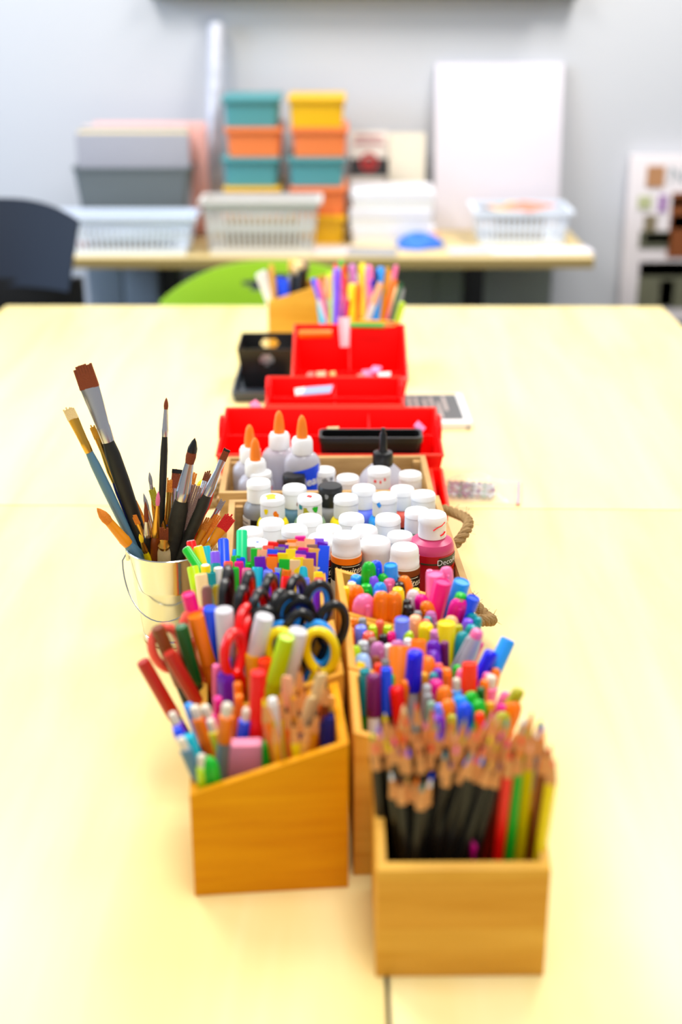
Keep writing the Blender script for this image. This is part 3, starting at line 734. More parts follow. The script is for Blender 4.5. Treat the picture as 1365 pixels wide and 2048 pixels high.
# ---- R3
r3 = [(708,1236,'orange','ball'), (725,1236,'grey','ball'), (722,1250,'periwinkle','ball',0,{'r':.007}), (746,1250,'lime','ball'), (776,1250,'lime','ball'), (738,1263,'coral','ball',0,{'r':.0065}), (767,1268,'black','ball'), (784,1263,'hot pink','ball'), (727,1281,'silver','ball',0,{'r':.0065}), (756,1284,'mauve','hl'), (777,1288,'white','fine'),
 (805,1237,'periwinkle','fat',0,{'r':.0075}), (813,1255,'mauve','ball'), (816,1263,'lime','ball',0,{'r':.006}), (816,1276,'white','ball'), (832,1232,'peach','sharp',0,{'r':.0062}), (836,1221,'grey','fine'), (853,1247,'yellow','sharp',0,{'r':.0072}), (853,1240,'coral','fine'), (856,1234,'teal','ball'), (863,1221,'mauve','ball',0,{'r':.006}),
 (872,1260,'mauve','fine',0,{'r':.0052}), (894,1246,'yellow','fat',0,{'r':.009,'h':.148}), (878,1245,'taupe','ball'), (905,1232,'peach','hl'), (938,1237,'violet','ball',-.1,{'r':.006}), (946,1226,'teal','ball',-.1,{'r':.006}), (957,1234,'teal','ball',-.1), (926,1264,'teal','hl',-.1), (946,1250,'teal','ball',-.15,{'r':.007}), (956,1264,'pink','pensilver',-.42,{'h':.155,'r':.0085}),
 (962,1284,'magenta','fine',-.4), (918,1250,'olive','fine'), (890,1284,'plum','fine'), (760,1240,'coral','fine'), (745,1275,'taupe','fine'), (795,1280,'mauve','hl'), (867,1282,'purple','hl'), (700,1256,'orange','ball')]
put(R3, r3, 'in the middle right box', 'pens in the middle right box')
# ---- R4
r4 = [(739,1124,'green','hl',.02,{'h':.155}), (753,1122,'blue','hl',-.05,{'h':.152}), (782,1130,'sky blue','fat',0,{'h':.15}), (768,1147,'green','hl'), (744,1150,'violet','hl'), (713,1150,'sky blue','fine',0,{'r':.006}), (704,1160,'blue','ball'), (778,1156,'pink','ball',0,{'r':.0075}), (793,1150,'black','ball',0,{'r':.006}), (799,1165,'black','ball',0,{'r':.006}), (808,1152,'orange','hl',.15),
 (704,1163,'cream','ball',0,{'r':.006}), (691,1174,'yellow','ball'), (714,1172,'orange','hl',.0,{'h':.148}), (733,1168,'green','ball',0,{'r':.007}), (760,1166,'sky blue','hl'), (757,1181,'periwinkle','ball'), (728,1190,'pink','hl',0,{'r':.011,'h':.152}), (764,1184,'orange','hl',.02,{'h':.155,'r':.0085}), (789,1184,'orange','hl',-.04,{'h':.155,'r':.0085}), (796,1174,'yellow','ball',0,{'r':.007}),
 (828,1181,'clear','hl',.0,{'c2':'mauve'}), (841,1190,'magenta','hl',.1), (852,1202,'orange','hl',.1), (815,1200,'black','fine'), (818,1211,'black','ball',0,{'r':.006}), (832,1178,'yellow','ball'), (871,1148,'pink','fat',0,{'h':.157,'r':.009}), (893,1134,'pink','hl',-.05,{'h':.160}), (886,1163,'hot pink','fat',-.18,{'h':.160,'r':.0092}), (925,1162,'sky blue','fat',-.28,{'h':.158,'r':.0088}),
 (925,1187,'green','fine',-.36,{'r':.006,'h':.155}), (921,1197,'magenta','hl',-.2,{'h':.152,'r':.0095}), (948,1195,'blue','marker',-.45,{'r':.0068,'h':.152}), (860,1140,'pink','ball')]
put(R4, r4, 'in the highlighter box by the crate', 'pens in the highlighter box')
# ---- L3
l3 = [(382,1082,'red','wmarker',.25), (372,1097,'green','wmarker',.30), (396,1093,'yellow','wmarker',.28), (385,1132,'lime','marker',.24,{'r':.0065}), (411,1092,'turquoise','marker',.2), (430,1103,'violet','wmarker',.1), (447,1080,'blue','marker',.15,{'r':.0062}), (484,1060,'mint green','marker',.06,{'h':.165,'r':.0062}),
 (475,1098,'sky blue','marker'), (502,1093,'taupe','wmarker'), (411,1130,'yellow','wmarker',.1), (402,1148,'cream','marker',.08,{'r':.0068}), (422,1144,'teal','marker',.03), (437,1136,'white','marker'), (432,1126,'teal','marker'), (457,1124,'coral','marker'), (478,1124,'magenta','marker'), (472,1112,'green','marker'), (482,1115,'blue','marker'),
 (500,1126,'green','marker'), (469,1136,'green','marker'), (494,1137,'pink','marker'), (497,1147,'magenta','marker'), (516,1134,'turquoise','marker',0,{'r':.0062}), (523,1123,'dark green','marker'), (543,1126,'pale blue','marker'), (567,1123,'violet','marker'), (587,1126,'purple','marker'), (611,1122,'olive','marker'),
 (608,1132,'turquoise','marker',0,{'r':.0062}), (557,1134,'pale blue','marker'), (537,1141,'periwinkle','marker'), (551,1147,'royal blue','marker'), (574,1138,'orange','marker',-.03), (573,1153,'red','marker',-.03), (608,1156,'periwinkle','marker',0,{'r':.0065}), (637,1132,'cream','marker'), (637,1144,'yellow','marker'), (638,1155,'coral','marker'), (637,1166,'purple','marker')]
back = [(601,1073,'magenta'), (585,1079,'orange'), (565,1081,'brown'), (620,1078,'peach'), (638,1076,'violet'), (547,1084,'red'), (603,1082,'peach'), (646,1084,'purple'), (582,1086,'peach'), (568,1089,'purple'), (537,1091,'coral'), (560,1093,'grey'), (588,1091,'gold'), (625,1087,'taupe'), (649,1092,'blue'),
 (607,1094,'magenta'), (546,1099,'blue'), (583,1098,'yellow'), (602,1101,'purple'), (630,1097,'tan'), (546,1107,'red'), (566,1106,'yellow'), (602,1107,'pink'), (526,1099,'peach'), (545,1113,'orange'), (598,1113,'yellow'), (622,1104,'purple'), (570,1117,'green'), (520,1113,'purple'), (513,1097,'green'), (617,1117,'tan'), (590,1118,'cream')]
for x, y, c in back: l3.append((x, y, c, 'flat', .0, {'h': .150 + (1125 - y)*.00042, 'tw': random.uniform(-.06, .06)}))
put(L3, l3, 'in the box beside the metal bucket', 'felt-tips beside the bucket')
# ---- L2
l2 = [(315,1255,'brown','bmarker',.38), (285,1322,'red-brown','bmarker',.56,{'h':.145}), (338,1305,'red-brown','bmarker',.42,{'h':.150}), (362,1252,'dark green','bmarker',.20,{'h':.165}), (392,1229,'orange','fat',.14,{'h':.170,'r':.0085}), (377,1188,'hot pink','fat',.12,{'h':.185,'r':.0068}), (421,1217,'blue','bmarker',-.03,{'h':.175,'r':.007}),
 (448,1220,'clear','clear',-.02,{'h':.184}), (530,1232,'clear','clear',-.30,{'h':.186,'c2':'gold'}), (574,1272,'lime','fat',-.30,{'h':.182,'r':.0075}), (597,1262,'clear','clear',-.28,{'h':.180,'c2':'lime'}), (505,1308,'gold','fat',-.05,{'h':.150,'r':.0068}), (530,1320,'orange-red','fat',-.08,{'h':.150,'r':.0068}), (450,1342,'purple','hl',0,{'h':.142}),
 (452,1318,'blue','marker',.02,{'c2':'pink'}), (433,1330,'pink','fine'), (475,1365,'orange','fine'), (436,1395,'magenta','fine'), (413,1170,'taupe','stick',.02,{'h':.18}), (434,1168,'olive','stick',.05,{'h':.18}), (550,1305,'green','ball')]
put(L2, l2, 'in the scissor box', 'brush markers in the scissor box')
# ---- L1
l1 = [(343,1425,'purple','stub',.5), (352,1455,'blue','ball',.5), (360,1475,'blue-grey','stub',.45), (376,1407,'sky blue','fine',.35), (388,1412,'orange','stub',.38,{'r':.0062}), (408,1410,'magenta','stub',.38,{'r':.0058}), (455,1406,'orange','stub',-.08,{'r':.0062,'c2':'grey','h':.160}), (495,1416,'blue','stub',-.15,{'r':.0056}), (478,1388,'orange','fine'),
 (403,1508,'lime','stub',.03,{'h':.128}), (418,1514,'green','hl',.12,{'h':.125}), (376,1470,'turquoise','marker',.38,{'h':.135}), (420,1438,'yellow','stub',.32), (527,1397,'yellow','ypencil',.22,{'c2':'orange','h':.165,'r':.0052}), (545,1395,'white','ball',.1,{'h':.16}), (516,1345,'red','bmarker',-.05,{'h':.172,'r':.0066}),
 (563,1392,'tan','ypencil',.05), (583,1388,'gold','ypencil',.12,{'c2':'gold'}), (596,1378,'brown','ypencil',.02,{'c2':'orange'}), (572,1412,'black','ypencil',.12,{'c2':'orange'}), (612,1372,'brown','ypencil',-.1,{'c2':'tan'}), (626,1392,'cream','stick',-.28,{'r':.006}), (645,1345,'cream','stick',-.22,{'h':.17,'r':.006}),
 (638,1420,'black','ypencil',-.2,{'c2':'gold'}), (660,1390,'tan','stick',-.1), (662,1432,'navy','fat',-.02,{'h':.135,'r':.007}), (650,1440,'navy','marker',0,{'h':.13}), (600,1330,'brown','ypencil',.0,{'c2':'tan','h':.172}), (655,1365,'black','ypencil',-.1,{'c2':'brown','h':.165}),
 (548,1440,'olive','ypencil',.1,{'c2':'gold'}), (598,1420,'black','ypencil',.05,{'c2':'navy'}), (620,1440,'black','ypencil',-.2,{'c2':'tan'}), (585,1440,'black','ypencil',.12,{'c2':'yellow'}), (545,1500,'dark green','fine',0,{'h':.115}), (535,1480,'green','fine',.0,{'h':.125,'c2':'olive'}), (640,1330,'brown','ypencil',-.05,{'c2':'orange','h':.175}), (575,1350,'peach','stick',0,{'h':.17})]
put(L1, l1, 'in the nearest left box', 'pens and pencils in the nearest left box')
# eraser block
x, y = P(487, 1482, .120)
x, y = L1.clamp(x, y, .022)
t = empty('block_eraser', (x, y, T + .0066), rad(4)); tag(t, 'pink rounded block eraser in a grey sleeve, front of the nearest left box', 'eraser')
part('eraser_head', MB().box(-.0155, .0155, -.007, .007, .082, .113), mat('pink eraser', (.95,.58,.70), .6), t, .003, 'pink rubber')
part('sleeve', MB().box(-.015, .015, -.0066, .0066, 0, .0825), mat('grey card sleeve', (.50,.46,.34), .7), t, .001)
# ================================================================== SCISSORS
def scissors(px, py, Y, h, rz, tilt, col, inner, label, fr, open_=.35):
    """handles up; (px,py) top of the handles; blades down into the box"""
    x, zt = Q(px, py + 12, Y)
    L = zt - .012
    bx_, by_ = fr.clamp(x - math.tan(tilt)*L*.8, Y, .022)
    B = Vector((bx_, by_, T + .009)); Tp = Vector((x, Y, T + zt))
    t = bpy.data.objects.new('scissors', None); COL.objects.link(t); t.empty_display_size = .01
    L = orient(t, B, Tp, rz)
    m = cm(col) if col != 'black' else M_blk
    a = .0135; b = .021
    for s in (-1, 1):
        pts = []
        cx = s*(a + .0035); cz = L - b
        for k in range(22):
            an = 2*math.pi*k/22
            pts.append((cx + a*math.cos(an)*(1 + .12*math.sin(an)), s*.0018, cz + b*math.sin(an)))
        hd = part('handle', MB().tube(pts, .0044, 8, True).tube([(cx - s*a*.4, s*.0018, cz - b*.92), (s*.004, s*.0018, cz - b - .016), (s*.0015, s*.001, cz - b - .034)], [.0045, .0052, .0035], 8), m, t)
        if inner:
            pts2 = [(cx + (p[0] - cx)*.80, p[1], cz + (p[2] - cz)*.85) for p in pts]
            part('grip_lining', MB().tube(pts2, .0034, 8, True), cm(inner), hd, label=inner + ' grip lining')
        part('blade', MB().prism([(s*.0045, cz - b - .02), (-s*.0035, cz - b - .02), (-s*.001, .003), (s*.0005, .0)], -.0007 + s*.0009, .0007 + s*.0009, lambda u, v, w: (u, w, v)), M_blade, t)
    part('pivot', MB().lathe([(.003, -.0028), (.003, .0028)], 12).move(Matrix.Translation((0, 0, L - 2*b - .024)) @ Matrix.Rotation(math.pi/2, 4, 'X')), M_blade, t)
    tag(t, label, 'scissors', 'scissors standing in the left row')
sc = [(452, 1140, 1.090, 84, 0, 'black', None, 'black-handled scissors turned edge-on, leftmost of the scissors'),
 (490, 1152, 1.082, 78, .02, 'black', 'red', 'black scissors lined in red, just right of the leftmost edge-on pair'),
 (528, 1158, 1.078, 70, 0, 'black', 'red', 'black scissors lined in red, left of the blue-lined ones'),
 (574, 1160, 1.085, 60, -.05, 'black', 'navy', 'black scissors lined in blue, rear pair nearest the felt-tips'),
 (605, 1168, 1.072, 35, -.05, 'black', 'sky blue', 'black scissors lined in pale blue beside the lilac felt-tip'),
 (560, 1198, 1.055, 22, -.1, 'black', 'navy', 'black scissors with a wide face-on loop over the dark blue one'),
 (632, 1206, 1.050, 25, -.05, 'black', None, 'plain black scissors beside the wall of the scissor box at right'),
 (505, 1188, 1.062, 66, .0, 'red', None, 'red-handled scissors standing tallest behind the clear-capped marker'),
 (484, 1238, 1.030, 60, .0, 'red', None, 'red-handled scissors, shorter pair beside the first clear-capped marker'),
 (352, 1228, 1.060, 30, -.28, 'coral', None, 'coral red scissors with an open loop beside the metal bucket')]
for px, py, Y, a, tl, c, i, lab in sc: scissors(px, py, Y, .17, rad(a), tl, c, i, lab, L2)
scissors(596, 1236, 1.046, .16, rad(-14), -.1, 'sky blue', None, 'sky blue scissors right behind the yellow-handled pair', L2)
scissors(600, 1250, 1.020, .16, rad(-14), -.1, 'yellow', None, 'yellow-handled scissors with wide loops in the left row', L2)

# ================================================================== PAINT CRATES
def crate(ox, oy, rz, w, d, h, name_label, handles):
    t = empty('wooden_crate', (ox, oy, T + .0004), rz); tag(t, name_label, 'crate', 'slatted wooden crates with rope handles')
    th = .008
    part('base_board', MB().box(th, w - th, th, d - th, 0, .006), M_crate, t)
    hs = (h - .006)/2
    for (x0, x1, y0, y1) in ((0, w, 0, th), (0, w, d - th, d), (0, th, th, d - th), (w - th, w, th, d - th)):
        for k in range(2): part('slat', MB().box(x0, x1, y0, y1, k*(hs + .006), k*(hs + .006) + hs), M_crate, t, .001)
    for (x, y) in ((th, th), (w - th - .01, th), (th, d - th - .01), (w - th - .01, d - th - .01)):
        part('corner_post', MB().box(x, x + .01, y, y + .01, .006, h - .004), M_crate, t)
    for (side, y0, y1, drop) in handles:
        x = w if side > 0 else 0
        pts = []
        for k in range(15):
            a = math.pi*k/14
            pts.append((x + side*(.001 + .024*math.sin(a)), y0 + (y1 - y0)*(.5 - .5*math.cos(a)), h*(.90 if drop < 0 else .70) - .024*math.sin(a)*drop + .006*math.sin(2*a)))
        mb = MB(); NP = 60
        for st in range(3):
            hp = []
            for q_ in range(NP + 1):
                u = q_/NP*14; i0 = min(int(u), 13); c_ = Vector(pts[i0]).lerp(Vector(pts[i0+1]), u - i0)
                tg = (Vector(pts[i0+1]) - Vector(pts[i0])).normalized(); e1 = tg.cross(Vector((0, 0, 1)))
                e1 = e1.normalized() if e1.length > .05 else Vector((1, 0, 0)); e2 = tg.cross(e1)
                an = q_*.42 + st*2.094; hp.append(c_ + (e1*math.cos(an) + e2*math.sin(an))*.0034)
            mb.tube(hp, .0036, 7)
        rp_ = part('rope_handle', mb, M_jute, t)
        fz = MB()
        for q_ in range(26):
            pth = pts[random.randrange(1, 14)]; dr = Vector((side*random.random(), random.uniform(-1, 1), random.uniform(-.6, 1))).normalized()*random.uniform(.009, .016)
            fz.tube([pth, tuple(Vector(pth) + dr)], .00018, 3)
        part('rope_fray', fz, M_jute, rp_)
    return Frame(ox, oy, rz, w, d)
CRA = crate(-.127, 1.247, rad(3.2), .272, .312, .085, 'slatted wooden crate packed with white-capped paint bottles', [(1, .17, .285, -.35), (1, .004, .070, .7), (-1, .14, .25, -.3)])
CRB = crate(-.160, 1.582, rad(1.2), .282, .142, .085, 'wooden crate of glue bottles behind the paint crate', [(-1, .03, .11, .8)])

# ================================================================== BOTTLES
def wrap(r, a0, x, z):            # bend flat lettering around a cylinder facing -y
    def f(u, v): a = a0 + u/r; return (x + r*math.sin(a), -r*math.cos(a), z + v)
    return f
def labelband(r, z0, z1, a0, a1, n=20, e=.0005):
    vs = []; fs = []
    for i in range(n + 1):
        a = a0 + (a1 - a0)*i/n
        for rr in (r, r + e):
            for z in (z0, z1): vs.append((rr*math.sin(a), -rr*math.cos(a), z))
    for i in range(n):
        o = i*4; p = o + 4
        fs += [(o+2, p+2, p+3, o+3), (o, o+1, p+1, p), (o+1, o+3, p+3, p+1), (o, p, p+2, o+2)]
    fs += [(0, 2, 3, 1), (n*4, n*4+1, n*4+3, n*4+2)]
    return MB().add(vs, fs)
def paint_bottle(h, r, rc, paint, cap, x, y, label, stain=None, dec=None, rz=0.0):
    t = empty('paint_bottle', (x, y, T + .0068), rz); tag(t, label, 'paint bottle', 'paint bottles in the crates')
    hc = .026; zs = h - hc
    m = cm(paint)
    part('bottle_body', MB().lathe([(r*.9, 0), (r, .003), (r, zs - .013), (r*.97, zs - .008), (r*.86, zs - .0035), (rc*.95, zs - .0008), (rc*.9, zs + .002)], 28), m, t)
    cmx = {'white': M_wht, 'black': mat('black cap plastic', (.10,.10,.11), .4)}[cap]
    cp = part('flip_cap', MB().lathe([(rc, zs + .0005), (rc*1.01, zs + .003), (rc*.99, h - hc*.30), (rc*1.03, h - hc*.27), (rc*1.0, h - .0022), (rc*.93, h - .0004), (rc*.6, h), (0, h)], 28), cmx, t)
    part('label_band', labelband(r, .006, zs - .020, 0, 2*math.pi, 28), mat('black paint label', (.08,.08,.09), .4), t)
    lt = labelband(r + .0004, .006, zs - .020, -1.5, -.55, 8)
    tl = part('text_panel', lt, M_paper, t)
    for k in range(5): 
        part('text_line', labelband(r + .0010, zs - .026 - .005*k, zs - .0245 - .005*k, -1.35, -.7, 5, .0001), mat('small print', (.35,.35,.38), .7), tl)
    if stain:
        for (a, z, s_, c) in stain:
            vs = [(0, 0)]; n = 9
            pts = []
            for i in range(n):
                an = 2*math.pi*i/n; rr = s_*random.uniform(.6, 1.25)
                pts.append((rr*math.cos(an), rr*math.sin(an)*1.2))
            mb = MB(); f = wrap(rc*1.032, a, 0, h - z)
            if z < 0:   # on top of the cap
                mb.prism([(px_*1.0 + a*.006, py_) for px_, py_ in pts], h, h + .0004)
            else:
                mb.add([f(*p) for p in pts], [tuple(range(n))])
            part('paint_smear', mb, cm(c), cp, label=c + ' paint smear')
    if dec == 'art':
        textmesh('DecoArt', .0085, wrap(r + .0009, .12, 0, zs - .028), M_wht, t)
    return t
items = []
def bt(px, py, h, crate_, **k): items.append(dict(px=px, py=py, h=h, fr=crate_, **k))
bt(521,943,.100,CRB,paint='pale blue',cap='white',n='white-capped pale blue paint bottle, back row, first from left before the glue')
bt(588,948,.098,CRB,paint='blue',cap='black',n='black-capped blue paint bottle in the back row before the clear glue')
bt(655,938,.098,CRB,paint='sky blue',cap='white',n='smudged white-capped light blue paint bottle in the back row',stain=[(.1,.012,.004,'grey'),(.7,.010,.003,'grey')])
bt(717,953,.098,CRB,paint='white',cap='white',n='white paint bottle with scuffed cap in the back row left of the black-nozzle bottle',stain=[(-.7,.02,.003,'grey')])
bt(782,938,.108,CRB,paint='pink',cap='white',n='pink paint bottle with red scribbles on its cap before the black-nozzle bottle',stain=[(-.35,.012,.002,'red'),(.1,.013,.0018,'red'),(.5,.010,.0018,'red')])
bt(845,946,.100,CRB,paint='yellow',cap='white',n='white-capped yellow paint bottle at the right end of the back row')
bt(518,962,.118,CRA,paint='grey',cap='white',n='white-capped grey paint bottle with a printed back label at the left')
bt(590,973,.114,CRA,paint='blue-grey',cap='white',n='cream-capped slate paint bottle with a brown smear on the cap',stain=[(.35,.018,.003,'brown')])
bt(661,970,.114,CRA,paint='grey',cap='black',n='black-capped grey paint bottle in the second row, smudged with dust',stain=[(-.3,.01,.003,'grey')])
bt(729,974,.114,CRA,paint='periwinkle',cap='white',n='white-capped violet-blue paint bottle in the second row')
bt(808,976,.114,CRA,paint='coral',cap='white',n='white-capped coral paint bottle left of the sage green one')
bt(545,994,.114,CRA,paint='yellow',cap='white',n='yellow paint bottle with a yellow-smeared cap at left',stain=[(-.5,.014,.004,'yellow'),(.3,.018,.004,'orange'),(-.3,-1,.007,'yellow')])
bt(619,993,.114,CRA,paint='sage',cap='white',n='sage green paint bottle, cap splashed with green paint and a red dot',stain=[(-.3,.016,.005,'olive'),(.5,.012,.004,'green'),(.1,-1,.004,'red'),(-.8,.01,.003,'teal')])
bt(693,993,.114,CRA,paint='yellow',cap='white',n='white-capped yellow paint bottle in the centre of the crate')
bt(772,990,.114,CRA,paint='sky blue',cap='white',n='sky blue paint bottle with a blue smear on the cap edge',stain=[(-.5,.008,.003,'sky blue')])
bt(855,986,.116,CRA,paint='sage',cap='white',dec='art',n='white-capped grey-green paint bottle at the right wall of the paint crate')
bt(625,1034,.114,CRA,paint='olive',cap='white',n='white-capped olive paint bottle directly before the green-splashed cap')
bt(703,1032,.114,CRA,paint='yellow',cap='white',n='white-capped yellow paint bottle right behind the orange-labelled jar')
bt(780,1033,.114,CRA,paint='blue',cap='white',n='white-capped blue paint bottle left of the big magenta one')
bt(535,1042,.112,CRA,paint='white',cap='white',n='white paint bottle at left behind the mint green felt-tip')
bt(590,1055,.118,CRA,paint='white',cap='white',n='white paint bottle above the dense rows of square-capped markers')
bt(655,1055,.112,CRA,paint='taupe',cap='white',n='taupe paint bottle left of the orange-labelled jar, low cap')
bt(745,1056,.116,CRA,paint='sky blue',cap='white',n='pale blue paint bottle with blue-stained cap right of the orange jar',stain=[(.2,.016,.006,'pale blue'),(.8,.012,.006,'sky blue')])
bt(806,1068,.108,CRA,paint='sage',cap='white',n='white-capped green paint bottle behind the brown-labelled jar')
bt(500,1060,.112,CRA,paint='white',cap='white',n='white paint bottle at the left wall of the paint crate')
bt(835,1020,.112,CRA,paint='sage',cap='white',n='white-capped paint bottle hidden behind the big magenta bottle')
bt(510,1084,.112,CRA,paint='white',cap='white',n='white paint bottle with a blue speck on its cap in the front left',stain=[(.3,-1,.002,'periwinkle')])
bt(693,1068,.128,CRA,kind='jar',paint='orange',n='orange-banded paint jar with white cap and black lettered label')
bt(810,1092,.126,CRA,kind='jar',paint='brown',n='brown-banded paint jar with white cap and black lettered label')
bt(650,1072,.118,CRA,kind='jar',paint='red-brown',n='dark red paint jar with white cap beside the blue square-capped marker')
bt(745,1080,.115,CRA,kind='tub',paint='white',n='small all-white paint bottle between the two lettered jars')
bt(870,1027,.140,CRA,kind='big',paint='magenta',n='large magenta paint bottle with red marks on its white cap')
R0 = .0208
for b in items:
    b['r'] = {'jar': .0178, 'big': .0262, 'tub': .0185}.get(b.get('kind'), R0)
    x, y = P(b['px'], b['py'], b['h']); b['p'] = Vector(b['fr'].clamp(x, y, .0085 + b['r']))
for it in range(300):
    for i in range(len(items)):
        for j in range(i + 1, len(items)):
            a, b = items[i], items[j]
            if a['fr'] is not b['fr']: continue
            dd = a['p'] - b['p']; mn = (a['r'] + b['r'])*1.0
            if dd.length < mn:
                mv = dd.normalized()*(mn - dd.length)*.3; a['p'] += mv; b['p'] -= mv
    for b in items: b['p'] = Vector(b['fr'].clamp(b['p'].x, b['p'].y, .0085 + b['r']))
for b in items:
    x, y = b['p']; h = Q(b['px'], b['py'], y)[1] - .0068
    h = min(max(h, b['h'] - .02), b['h'] + .022)
    k = b.get('kind'); r = b['r']
    if not k: paint_bottle(h, r - .0006, .0152, b['paint'], b['cap'], x, y, b['n'], b.get('stain'), b.get('dec'), 0)
    elif k == 'jar':
        t = empty('paint_jar', (x, y, T + .0068)); tag(t, b['n'], 'paint jar', 'lettered paint jars')
        r -= .0006; zs = h - .0225
        part('jar_body', MB().lathe([(r*.92, 0), (r, .003), (r, zs - .002), (r*.94, zs + .002), (r*.88, zs + .004)], 32), mat('milky jar', (.90,.87,.80), .35), t)
        part('screw_cap', MB().lathe([(r*.97, zs + .001), (r*.97, zs + .005), (r*.93, zs + .0065), (r*.93, h - .008), (r*.90, h - .003), (r*.82, h - .0006), (r*.55, h), (0, h)], 32), M_wht, t)
        part('colour_band', labelband(r, zs - .0085, zs - .001, 0, 2*math.pi, 32), cm(b['paint']), t)
        lb = part('label_band', labelband(r, zs - .030, zs - .0085, 0, 2*math.pi, 32, .0006), cm('black'), t, label='black label')
        part('swatch_panel', labelband(r, .006, zs - .031, 0, 2*math.pi, 32), mat('jar paper label', (.80,.76,.66), .6), t)
        textmesh('Liquitex', .0115, wrap(r + .0010, .22, 0, zs - .0160), mat('cream print', (.92,.88,.74), .5), lb, bold=.0002, shear=.25)
        part('rule', labelband(r + .0007, zs - .0104, zs - .0098, -.3, .95, 12, .0003), mat('cream print', (.92,.88,.74)), lb)
        part('rule', labelband(r + .0007, zs - .0236, zs - .0228, -.2, .95, 12, .0003), mat('cream print', (.92,.88,.74)), lb)
    elif k == 'tub':
        t = empty('paint_bottle', (x, y, T + .0068)); tag(t, b['n'], 'paint bottle', 'paint bottles in the crates')
        part('bottle_body', MB().lathe([(r*.9, 0), (r, .003), (r, h - .042), (r*.8, h - .034), (r*.7, h - .032)], 28), M_wht, t)
        part('flip_cap', MB().lathe([(r*.92, h - .033), (r*.94, h - .013), (r*.97, h - .011), (r*.93, h - .002), (r*.85, h), (0, h)], 28), M_wht, t)
    else:
        t = empty('paint_bottle', (x, y, T + .0068)); tag(t, b['n'], 'paint bottle', 'paint bottles in the crates')
        rc = .0160; hc = .0265; zs = h - hc; r -= .0006
        m = mat('magenta bottle', (.80,.24,.44), .35)
        part('bottle_body', MB().lathe([(r*.92, 0), (r, .004), (r, zs - .0145), (r*.985, zs - .010), (r*.90, zs - .0055), (rc*.98, zs - .002), (rc*.95, zs + .001)], 40), m, t)
        cp = part('flip_cap', MB().lathe([(rc, zs), (rc*1.01, zs + .003), (rc*.99, h - .0105), (rc*1.04, h - .009), (rc*1.02, h - .003), (rc*.95, h - .0006), (rc*.6, h), (0, h)], 36), M_wht, t)
        part('label_band', labelband(r, .008, zs - .0165, -.62, 2*math.pi - 1.62, 36), mat('crimson label', (.72,.06,.12), .35), t)
        tp = part('text_panel', labelband(r, .008, zs - .0155, -1.62, -.62, 12, .0007), mat('label white', (.93,.90,.90), .5), t)
        for q_ in range(14): part('text_line', labelband(r + .0009, zs - .0275 - .0045*q_, zs - .0265 - .0045*q_, -1.5, -.80 - .1*random.random(), 8, .0002), mat('small print', (.35,.35,.38)), tp)
        pl = part('name_plate', labelband(r + .0006, zs - .0300, zs - .0185, .25, 1.5, 12, .0005), mat('dark olive plate', (.22,.24,.16), .4), t)
        part('plate_line', labelband(r + .0006, zs - .0265, zs - .0248, -.55, .27, 8, .0004), mat('dark olive plate', (.22,.24,.16)), t)
        textmesh('DecoArt', .0098, wrap(r + .0013, .82, 0, zs - .0240), M_wht, pl)
        part('orange_patch', labelband(r + .0005, zs - .070, zs - .033, .10, 1.5, 12, .0003), cm('orange-red'), t)
        textmesh('Acrylic', .015, wrap(r + .0012, .82, 0, zs - .043), mat('cream print', (.92,.88,.74)), t, shear=.3)
        f = wrap(rc*1.045, 0, 0, 0)
        part('red_mark', MB().tube([f(.000, h - .0145), f(.004, h - .0115), f(.010, h - .0095), f(.0155, h - .0065)], .0006, 6), cm('red'), cp)
        part('red_mark', MB().tube([f(.009, h - .0215), f(.013, h - .0205), f(.0165, h - .0185)], .0008, 6), cm('red'), cp)

# ---- glue bottles
M_clr = mat('clear glue', (.80,.79,.83), .12, alpha=.82)
def glue(px, py, Y, label, cyl=False, band=None, txt=None, rz=0):
    x, zt = Q(px, py, Y); x, Y = CRB.clamp(x, Y, .027)
    h = zt - .0068
    t = empty('glue_bottle', (x, Y, T + .0068), rz); tag(t, label, 'glue bottle', 'clear glue bottles in the rear crate')
    r = .0245
    zs = h - .052
    part('bottle_body', MB().lathe([(r*.92, 0), (r, .004), (r, zs - .016), (r*.94, zs - .008), (r*.75, zs - .002), (r*.55, zs + .001)], 28, sx=1, sy=.72), M_clr, t)
    if band:
        bd = MB(); n = 14; vs = []; fs = []
        for i in range(n + 1):
            a = -.5 + 1.6*i/n
            for z in (.02, zs - .022 + .010*i/n): vs.append((r*1.012*math.sin(a), -r*.735*math.cos(a), z))
        for i in range(n): fs.append((2*i, 2*i+2, 2*i+3, 2*i+1))
        lb = part('glue_label', bd.add(vs, fs), cm(band), t)
        if txt: textmesh(txt, .016, lambda u, v: (r*1.03*math.sin(.35 + u/r), -r*.755*math.cos(.35 + u/r), zs - .036 + v + u*.15), M_wht, lb, bold=.0004)
    part('collar', MB().lathe([(.0142, zs), (.0145, zs + .002), (.0142, zs + .017), (.012, zs + .021), (.008, zs + .0215)], 24), M_wht, t)
    nz = part('nozzle', MB().lathe([(.0078, zs + .020), (.0072, zs + .030), (.0066, zs + .036), (.0050, zs + .046), (.0030, zs + .0505), (.0016, h)], 20), mat('orange nozzle', (.98,.50,.04), .35), t, label='orange twist nozzle')
glue(558, 822, 1.672, 'clear glue bottle with orange nozzle, tallest and set furthest back', txt=None)
glue(604, 831, 1.640, 'clear glue bottle with orange nozzle and a blue label, right of the tallest', band='blue', txt='Clear')
glue(499, 850, 1.672, 'clear glue bottle with orange nozzle, back one of the left pair', band='orange')
glue(510, 876, 1.628, 'clear glue bottle with orange nozzle, front one of the left pair', band='coral')
x, zt = Q(767, 856, 1.655); h = zt - .0068
t = empty('glue_bottle', (x, 1.655, T + .0068)); tag(t, 'squat clear bottle with a black pointed nozzle in the rear crate', 'glue bottle')
r = .034; zs = h - .052
